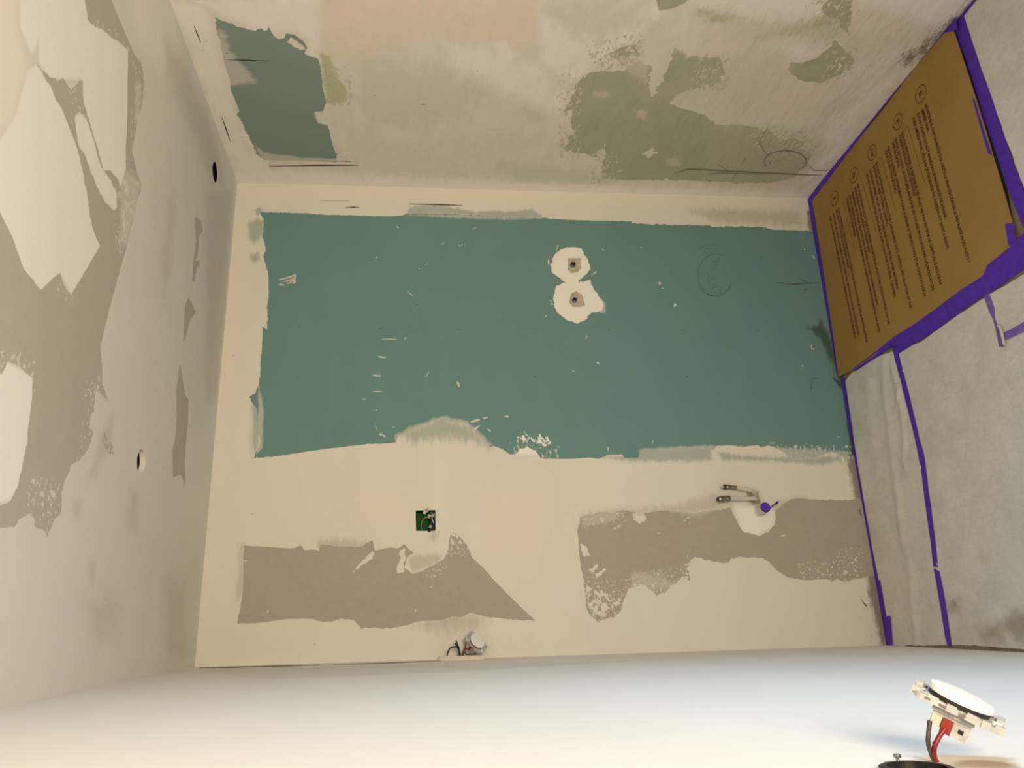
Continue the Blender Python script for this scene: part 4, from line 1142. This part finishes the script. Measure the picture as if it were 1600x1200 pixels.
# ================================================================== green flush box in the back wall
def PW(px, py, y):
    return hit(px, py, ((0, 1, 0), y))


M_boxgreen = simple_mat('green_box_plastic', (0.003, 0.070, 0.006), (0.005, 0.085, 0.009), 40, 0.55, 0.15)
M_wire_tan = simple_mat('dusty_wire', (0.33, 0.25, 0.16), (0.40, 0.32, 0.23), 200, 0.6)
M_wire_dark = simple_mat('dark_wire', (0.020, 0.012, 0.016), (0.05, 0.03, 0.03), 300, 0.5, 0.4)
M_wire_red = simple_mat('red_wire', (0.20, 0.012, 0.018), (0.17, 0.010, 0.016), 200, 0.4, 0.4)
M_wire_dark2 = simple_mat('dark_wire_paint_spotted', (0.026, 0.012, 0.014), (0.13, 0.10, 0.09), 90, 0.5, 0.4)
M_grey_pl = simple_mat('dusty_grey_plastic', (0.46, 0.43, 0.38), (0.34, 0.31, 0.27), 120, 0.5)
M_pale_pl = simple_mat('pale_plastic', (0.70, 0.70, 0.67), (0.62, 0.62, 0.58), 160, 0.4, 0.4)
M_black_pl = simple_mat('black_plastic', (0.010, 0.010, 0.011), (0.025, 0.024, 0.024), 90, 0.35, 0.5)
M_white_pl = simple_mat('white_plastic', (0.82, 0.80, 0.80), (0.79, 0.77, 0.77), 20, 0.35, 0.4)
M_beige_pl = simple_mat('beige_plastic', (0.62, 0.57, 0.47), (0.56, 0.50, 0.41), 90, 0.5)
M_chrome = simple_mat('dull_chrome', (0.42, 0.40, 0.37), (0.22, 0.20, 0.18), 160, 0.32, 0.5, metal=0.9)
M_plpipe = simple_mat('pale_pipe', (0.66, 0.64, 0.60), (0.56, 0.53, 0.48), 60, 0.45)

c0 = PW(649.5, 797.5, 0); c1 = PW(680.5, 829.5, 0)
x0b, x1b = min(c0[0], c1[0]) - 0.0006, max(c0[0], c1[0]) + 0.0006
z0b, z1b = min(c0[2], c1[2]) - 0.0006, max(c0[2], c1[2]) + 0.0006
fb = empty('flush_box', ((x0b + x1b) / 2, 0.0, (z0b + z1b) / 2))
fb_o = Vector(fb.location)
bm = bmesh.new()
t_ = 0.0018; dp = 0.046
for lo, hi in (((x0b, dp - t_, z0b), (x1b, dp, z1b)), ((x0b, 0.001, z0b), (x0b + t_, dp - t_, z1b)), ((x1b - t_, 0.001, z0b), (x1b, dp - t_, z1b)),
               ((x0b + t_, 0.001, z0b), (x1b - t_, dp - t_, z0b + t_)), ((x0b + t_, 0.001, z1b - t_), (x1b - t_, dp - t_, z1b))):
    bm_box(bm, Vector(lo) - fb_o, Vector(hi) - fb_o)
finish('shell', bm, M_boxgreen, fb)
bm = bmesh.new()      # moulded knock-out ring in the back of the box
kc = Vector(PW(665, 820, dp - t_)) - fb_o
bm_lathe(bm, [(0.012, 0.0), (0.012, 0.0014), (0.0100, 0.0014), (0.0100, 0.0)], Matrix.Translation(kc) @ Matrix.Rotation(math.pi / 2, 4, 'X'), 28, False, False)
finish('knockout_ring', bm, M_boxgreen, fb, True)


def wire_in(root, org, pts, r, mat, name='wire', label=None):
    bm = bmesh.new()
    bm_tube(bm, [Vector(PW(*p)) - org for p in pts], r, 8)
    o = finish(name, bm, mat, root, True)
    if label: o['label'] = label
    return o


wire_in(fb, fb_o, [(659, 828, 0.030), (658, 822, 0.020), (660, 814, 0.012), (664, 809, 0.006), (669, 808, 0.0)], 0.0017, M_wire_tan, label='bare dusty wire')
wire_in(fb, fb_o, [(673, 800, 0.02), (676, 804, -0.002), (675, 810, -0.004), (677, 816, 0.0), (678, 820, 0.015)], 0.0016, M_pale_pl)
wire_in(fb, fb_o, [(677, 799, 0.02), (679, 803, 0.0), (680, 808, 0.002), (679, 816, 0.02)], 0.0016, M_grey_pl)
wire_in(fb, fb_o, [(672, 811, 0.012), (673, 817, 0.002), (675, 824, -0.003), (672, 829, -0.006), (670, 830, 0.001)], 0.0034, M_wire_dark)
wire_in(fb, fb_o, [(677, 811, 0.02), (678, 818, 0.006), (676, 825, 0.002), (673, 827, 0.006)], 0.0034, M_wire_dark)
for (px, py, y, sx, sz, rz, m) in ((663.5, 800.5, 0.0, 0.0125, 0.009, 0.3, M_pale_pl), (667, 798, -0.004, 0.012, 0.010, -0.4, M_grey_pl), (671, 807, 0.002, 0.013, 0.011, 0.5, M_grey_pl), (676, 806, -0.004, 0.010, 0.009, -0.2, M_grey_pl), (672.5, 823, -0.003, 0.010, 0.009, 0.4, M_grey_pl)):
    bm = bmesh.new()
    M_ = Matrix.Translation(Vector(PW(px, py, y)) - fb_o) @ Matrix.Rotation(rz, 4, 'Y')
    bm_box(bm, (-sx / 2, -0.007, -sz / 2), (sx / 2, 0.007, sz / 2), M_, 0.0015)
    bm_lathe(bm, [(0.0026, 0.0), (0.0026, 0.0022), (0.0018, 0.0022), (0.0018, 0.0006)], M_ @ Matrix.Translation((0, -0.0068, 0)) @ Matrix.Rotation(math.pi / 2, 4, 'X'), 12, True, False)
    finish('wire_connector', bm, m, fb, True)
tag(fb, 'green square flush box with bunched wires set in the back wall', 'electrical box')

# ================================================================== water outlets in the two plaster rings
for (px, py, r_, lab) in ((894.5, 415.5, 0.0115, 'plugged water outlet in the square pit of the upper plaster ring on green board'), (897, 470.5, 0.0105, 'plugged water outlet in the rough pit of the lower plaster ring on green board')):
    p0 = Vector(PW(px, py, 0.0115))
    t = empty('water_outlet', p0)
    Rm = Matrix.Rotation(math.pi / 2, 4, 'X')          # local z -> out of the wall
    bm = bmesh.new()
    bm_lathe(bm, [(r_ + 0.0045, 0.0), (r_ + 0.0045, 0.003), (r_ + 0.003, 0.0045), (r_ * 0.8, 0.0045)], Rm, 28, True, True)
    finish('collar', bm, M_plpipe, t, True)
    bm = bmesh.new()
    prof = [(r_, 0.0)]
    for i in range(5):
        prof += [(r_, 0.004 + i * 0.0022), (r_ * 0.92, 0.0051 + i * 0.0022)]
    prof += [(r_, 0.0152), (r_ * 0.92, 0.0165), (r_ * 0.66, 0.0165), (r_ * 0.66, 0.0125)]
    bm_lathe(bm, prof, Rm, 28, True, True)
    finish('threaded_plug', bm, M_chrome, t, True)
    bm = bmesh.new()
    bm_lathe(bm, [(r_ * 0.64, 0.0126), (r_ * 0.64, 0.0132)], Rm, 20, True, True)
    bm_box(bm, (-r_ * 0.6, -0.0160, -r_ * 0.13), (r_ * 0.6, -0.0120, r_ * 0.13))
    bm_box(bm, (-r_ * 0.13, -0.0160, -r_ * 0.6), (r_ * 0.13, -0.0120, r_ * 0.6))
    finish('cross_key', bm, M_black_pl, t)
    tag(t, lab, 'water outlet', 'plugged water outlets on the green board')


def axis_matrix(p, d):
    return Matrix.Translation(Vector(p)) @ Vector(d).to_track_quat('Z', 'Y').to_matrix().to_4x4()


def pipe_stub(name, base, bend, f0, f1, rp, rf, label, long_sleeve):
    b = Vector(PW(*base))
    t = empty(name, b)
    pts = [b + Vector((0, 0.006, 0)), Vector(PW(*bend)), (Vector(PW(*bend)) + Vector(PW(*f0))) / 2, Vector(PW(*f0))]
    bm = bmesh.new()
    bm_tube(bm, [p - b for p in pts], rp, 16)
    finish('pipe', bm, M_plpipe, t, True)
    a = Vector(PW(*f0)); e = Vector(PW(*f1)); L = (e - a).length
    bm = bmesh.new()
    pr = [(rp * 1.02, -0.002), (rf * 0.95, 0.0)]
    if long_sleeve:
        pr += [(rf * 0.95, L * 0.28), (rf * 0.80, L * 0.30), (rf * 0.80, L * 0.42), (rf, L * 0.46), (rf, L * 0.72), (rf * 0.85, L * 0.76), (rf * 0.92, L * 0.95), (rf * 0.7, L)]
    else:
        pr += [(rf, L * 0.1), (rf, L * 0.38), (rf * 0.86, L * 0.42), (rf, L * 0.5), (rf * 1.05, L * 0.85), (rf * 0.8, L)]
    bm_lathe(bm, pr, axis_matrix(a - b, e - a), 20)
    fit = finish('compression_fitting', bm, M_chrome, t, True)
    bm = bmesh.new()
    bm_lathe(bm, [(rf * 0.62, 0.0), (rf * 0.62, 0.004), (rf * 0.35, 0.005)], axis_matrix(e - b, e - a), 16)
    finish('end_cap', bm, M_pale_pl if long_sleeve else M_black_pl, t, True)
    bm = bmesh.new()
    u = (e - a).normalized()
    bm_lathe(bm, [(rf * 1.04, 0.0), (rf * 1.04, L * 0.12)], axis_matrix(a - b + u * L * 0.74, u), 20, False, False)
    finish('seal_band', bm, M_black_pl, t, True)
    return tag(t, label, 'pipe', 'water pipe stubs by the drain')


pipe_stub('pipe_stub', (1181, 773, 0.0), (1174, 767, -0.012), (1149, 762, -0.020), (1128.5, 760.5, -0.022), 0.0078, 0.0088, 'thinner pale pipe with dark metal end, upper of the two above the drain pipe', True)
pipe_stub('pipe_stub', (1183, 780, 0.0), (1178, 779, -0.014), (1140, 779, -0.026), (1122.5, 780, -0.028), 0.0080, 0.0108, 'pale pipe with thick ribbed metal end, nearer the purple-capped drain', False)

b0 = Vector(PW(1186.5, 798.5, 0.0)); e0 = Vector(PW(1196.5, 792.5, -0.056))
t = empty('drain_pipe', b0)
bm = bmesh.new()
bm_lathe(bm, [(0.0205, -0.004), (0.0205, 0.006), (0.0172, 0.008), (0.0172, (e0 - b0).length * 0.98)], axis_matrix((0, 0, 0), e0 - b0), 32)
finish('pipe', bm, M_plpipe, t, True)
bm = bmesh.new()
Lc = (e0 - b0).length
bm_lathe(bm, [(0.0178, Lc - 0.005), (0.0180, Lc - 0.001), (0.0168, Lc + 0.0012), (0.013, Lc - 0.0004), (0.004, Lc - 0.001)], axis_matrix((0, 0, 0), e0 - b0), 32, True, False)
capo = finish('tape_cap', bm, M_tape, t, True)
bm = bmesh.new()
tp = [Vector(PW(1203.5, 793.5, -0.054)), Vector(PW(1209, 789, -0.050)), Vector(PW(1212, 786, -0.047)), Vector(PW(1216, 785.5, -0.045))]
wd_ = Vector((0.0045, 0.0, -0.0035)) * 1.3
A_ = [bm.verts.new(p - b0 + wd_) for p in tp]; B_ = [bm.verts.new(p - b0 - wd_) for p in tp]
for i in range(3): bm.faces.new((A_[i], A_[i + 1], B_[i + 1], B_[i]))
bmesh.ops.solidify(bm, geom=bm.faces[:], thickness=0.0006)
finish('tape_tail', bm, M_tape, t)
tag(t, 'stub of waste pipe sealed with purple tape that ends in a twisted tail', 'drain pipe')

# ================================================================== hanging switches
def switch(center, N, X, name_label, wires, sc=1.0):
    N = Vector(N).normalized(); X = Vector(X); X = (X - N * X.dot(N)).normalized(); Y = N.cross(X)
    R = Matrix((X, Y, N)).transposed().to_4x4()
    t = empty('light_switch', center)
    M0 = R @ Matrix.Diagonal((sc * 0.001, sc * 0.001, sc * 0.001, 1))
    # support frame: a rectangular plate with notched ears and a round opening
    bm = bmesh.new()
    n = 96; out = []; inn = []
    for i in range(n):
        a = 2 * math.pi * i / n
        ca, sa = math.cos(a), math.sin(a)
        r = min(39 / max(abs(ca), 1e-6), 31 / max(abs(sa), 1e-6))
        r = min(r, 44.5)
        if abs(ca) > 0.93 and 0.10 < abs(sa) < 0.22: r -= 4.0
        if abs(sa) > 0.95 and 0.12 < abs(ca) < 0.24: r -= 3.0
        if (i // 3) % 5 == 2: r -= 1.2
        out.append((r * ca, r * sa)); inn.append((25 * ca, 25 * sa))
    ring = []
    for pts, z in ((inn, 0), (out, -1.0), (out, 4.2), (inn, 4.2)):
        ring.append([bm.verts.new(M0 @ Vector((x, y, z))) for x, y in pts])
    for k_ in range(4):
        a_, b_ = ring[k_], ring[(k_ + 1) % 4]
        for i in range(n): bm.faces.new((a_[i], a_[(i + 1) % n], b_[(i + 1) % n], b_[i]))
    fr = finish('support_frame', bm, M_grey_white, t)
    # clips, ribs and screw ears on the frame
    for (x, y, w_, d_, h_) in ((-36, -22, 7, 9, 7), (-35, 0, 6, 12, 8.5), (-36, 20, 7, 10, 7), (36, -20, 8, 9, 6), (35, 2, 6, 14, 8), (36, 21, 7, 9, 7), (-20, -30, 9, 3, 6.2), (-4, -30.2, 8, 2.6, 5.8), (14, -30.2, 10, 2.6, 6.2), (25, -30, 7, 3, 5.8)):
        bm = bmesh.new()
        bm_box(bm, (x - w_ / 2, y - d_ / 2, -1), (x + w_ / 2, y + d_ / 2, h_), M0, 0.0)
        finish('clip', bm, M_grey_white, fr)
    for (x, y) in ((33, -13), (-33, -11), (33, 12), (-33, 11)):
        bm = bmesh.new()
        bm_lathe(bm, [(4.6, 3.5), (4.6, 6.2), (2.6, 6.2), (2.6, 4.4)], M0 @ Matrix.Translation((x, y, 0)), 18, True, False)
        finish('screw_ear', bm, M_white_pl if x > 0 and y < 0 else M_grey_white, fr, True)
    for (x, y, w_, d_, z_) in ((-36, -26.7, 3, 0.6, 1.6), (-30, -14, 3.2, 2.4, 4.3), (-37, -9, 2.2, 2.6, 4.3), (-30, 6, 2.2, 4, 4.3), (-24, -31.8, 5, 0.5, 2.4), (-11, -31.3, 6, 0.5, 2.0), (6, -31.3, 5, 0.5, 2.2), (30, -26, 4, 2.0, 4.3), (37.5, -6, 1.6, 5, 4.3), (28, 14, 3, 3, 4.3)):
        bm = bmesh.new()
        bm_box(bm, (x - w_ / 2, y - d_ / 2, z_ - 1.0), (x + w_ / 2, y + d_ / 2, z_ + 0.6), M0, 0.0)
        finish('slot', bm, M_slot, fr)
    bm = bmesh.new()
    bm_lathe(bm, [(26.8, 3.0), (26.8, 8.9)], M0, 40)
    finish('shadow_ring', bm, M_black_pl, t, True)
    bm = bmesh.new()
    bm_lathe(bm, [(26.6, 8.8), (28.0, 9.2), (28.2, 13.4), (27.7, 14.7), (26.0, 15.3), (14.0, 15.9), (1.0, 16.0)], M0, 64)
    finish('round_rocker', bm, M_white_pl, t, True)['label'] = 'round white rocker'
    bm = bmesh.new()
    bm_box(bm, (-17, -22, -19), (16, 22, 0), M0, 0.0)
    bm_box(bm, (4, -23, -22.5), (15, -6, -18.5), M0, 0.0)
    bm_box(bm, (-18.5, -24, -6), (17.5, 24, 1.0), M0, 0.0)
    bd = finish('body', bm, M_grey_white, t)
    for (lo, hi, m, nm) in (((-16.5, -25.5, -19.5), (-8, -14, -9), M_beige_pl, 'terminal'), ((-7, -26.5, -22), (2, -14, -9), M_red_pl, 'terminal'), ((7, -22.4, -17), (11.5, -21.5, -13), M_black_pl, 'vent_slot')):
        bm = bmesh.new()
        bm_box(bm, lo, hi, M0, 0.0)
        finish(nm, bm, m, bd)
    for pts, r_, m, nm in wires:
        bm = bmesh.new()
        bm_tube(bm, [Vector(p) - Vector(center) for p in pts], r_, 10)
        finish('wire', bm, m, t, True)['label'] = nm
    return t


M_grey_white = simple_mat('grey_white_plastic', (0.50, 0.51, 0.50), (0.40, 0.41, 0.40), 140, 0.4, 0.4)
M_slot = simple_mat('grey_recess', (0.13, 0.13, 0.125), (0.20, 0.20, 0.19), 90, 0.6)
M_red_pl = simple_mat('red_plastic', (0.29, 0.030, 0.022), (0.25, 0.026, 0.02), 80, 0.45, 0.4)


def screen_axes(px, py):
    d = ray(px, py); d = d / np.linalg.norm(d)
    r = RC[0] - d * (RC[0] @ d); r /= np.linalg.norm(r)
    u = RC[1] - d * (RC[1] @ d) - r * (RC[1] @ r); u /= np.linalg.norm(u)
    return r, u, -d


YN = -2.0
r_, u_, b_ = screen_axes(1495, 1107)
N_ = 0.985 * (0.485 * r_ + 0.875 * u_) + 0.17 * b_
X_ = 0.875 * r_ - 0.485 * u_
cN = PW(1495, 1107, YN)
wn = [([PW(1453, 1126, YN - 0.012), PW(1450.5, 1148, YN - 0.012), PW(1450.5, 1163, YN - 0.010), PW(1457, 1184, YN - 0.006), PW(1465, 1200, YN), PW(1462, 1216, YN + 0.01)], 0.00175, M_wire_dark2, 'dark brown wire'),
      ([PW(1476, 1139, YN - 0.014), PW(1467, 1152, YN - 0.013), PW(1460, 1168, YN - 0.012), PW(1461, 1184, YN - 0.008), PW(1470, 1199, YN), PW(1480, 1216, YN + 0.01)], 0.0019, M_wire_red, 'red wire')]
sw = switch(cN, N_, X_, '', wn, 0.87)
tag(sw, 'large near light switch with round white rocker dangling on red and dark wires', 'light switch', 'light switches hanging out of the white wall')

# black box the near switch hangs from, sunk in the white wall
nL = Vector((1, -aL, -bL)).normalized()
Mb = Matrix.Translation(Vector(NB)) @ nL.to_track_quat('Z', 'Y').to_matrix().to_4x4()
t = empty('switch_box', NB)
Mb0 = nL.to_track_quat('Z', 'Y').to_matrix().to_4x4()
bm = bmesh.new()
bm_lathe(bm, [(0.022, 0.0015), (0.0275, 0.0006), (0.0275, 0.0024), (0.0255, 0.0034), (0.0215, 0.0034), (0.0212, -0.038), (0.002, -0.038)], Mb0, 44, False, False)
finish('shell', bm, M_black_pl, t, True)
sp = hit(1404, 1196, 'left')
bm = bmesh.new()
Ms = Matrix.Translation(Vector(sp) - Vector(NB)) @ Mb0
bm_lathe(bm, [(0.0014, 0.0), (0.0014, 0.0055), (0.0031, 0.0060), (0.0031, 0.0078), (0.0022, 0.0084)], Ms, 16)
finish('screw', bm, M_chrome, t, True)
tag(t, 'black round switch box with a screw, sunk in the white wall below the near switch', 'electrical box')

# the far switch, hanging from the same wall near the corner
YF = -0.06
r_, u_, b_ = screen_axes(745, 1003)
N_ = 0.80 * (0.69 * r_ + 0.724 * u_) + 0.60 * b_
X_ = 0.724 * r_ - 0.69 * u_
cF = PW(743, 1004.5, YF)
wf = [([PW(*p) for p in q], rr, m, nm) for q, rr, m, nm in (
    ([(699, 1024, YF), (701, 1016, YF), (705, 1012, YF), (711, 1010.5, YF - 0.01), (717, 1011, YF)], 0.0022, M_wire_dark, 'dark wire'),
    ([(712.5, 1000.5, YF - 0.01), (715, 1007, YF - 0.01), (717.5, 1014, YF), (719.5, 1024, YF)], 0.0024, M_wire_dark, 'dark wire'),
    ([(711, 1004.5, YF - 0.005), (714, 1010, YF), (716.5, 1016, YF), (717.5, 1024, YF)], 0.0024, M_wire_dark, 'dark wire'),
    ([(729.5, 1000.5, YF), (727.5, 1006, YF), (726.5, 1012, YF), (723.5, 1018, YF), (722.5, 1024, YF)], 0.0020, M_wire_red, 'red wire'),
    ([(733, 1013, YF), (727.5, 1013.5, YF), (725, 1017, YF), (724, 1024, YF)], 0.0020, M_wire_dark, 'dark wire'),
    ([(744, 1021.5, YF - 0.01), (735, 1022.5, YF - 0.01), (728, 1022, YF), (726.5, 1018, YF)], 0.0020, M_wire_dark, 'dark wire'))]
sw2 = switch(cF, N_, X_, '', wf, 0.92)
tag(sw2, 'small-looking distant light switch hanging in the corner beneath the grey board patch', 'light switch', 'light switches hanging out of the white wall')

# rim of the far box standing proud of the white wall
za, zb = PW(755, 1026, YF)[2], PW(686, 1026, YF)[2]
fx = PW(720, 1024.5, YF)[0]
fo = np.array([aL * YF + bL * za, YF, (za + zb) / 2])
t = empty('box_rim', fo)
xw = aL * YF + bL * za
bm = bmesh.new()
x_in = xw - 0.002 - fo[0]
x_out = fx - fo[0]
hz = (zb - za) / 2
for lo, hi in (((x_in, -0.034, -hz), (x_out, -0.030, hz)), ((x_in, 0.030, -hz), (x_out, 0.034, hz)), ((x_in, -0.030, -hz), (x_out, 0.030, -hz + 0.004)), ((x_in, -0.030, hz - 0.004), (x_out, 0.030, hz))):
    bm_box(bm, lo, hi)
finish('rim', bm, M_beige_pl, t)
bm = bmesh.new()
bm_box(bm, (x_in, -0.030, -hz + 0.004), (x_in + 0.003, 0.030, hz - 0.004))
finish('inner_plate', bm, M_dark, t)
tag(t, 'beige rim of the switch box projecting from the white wall under the distant switch', 'electrical box')
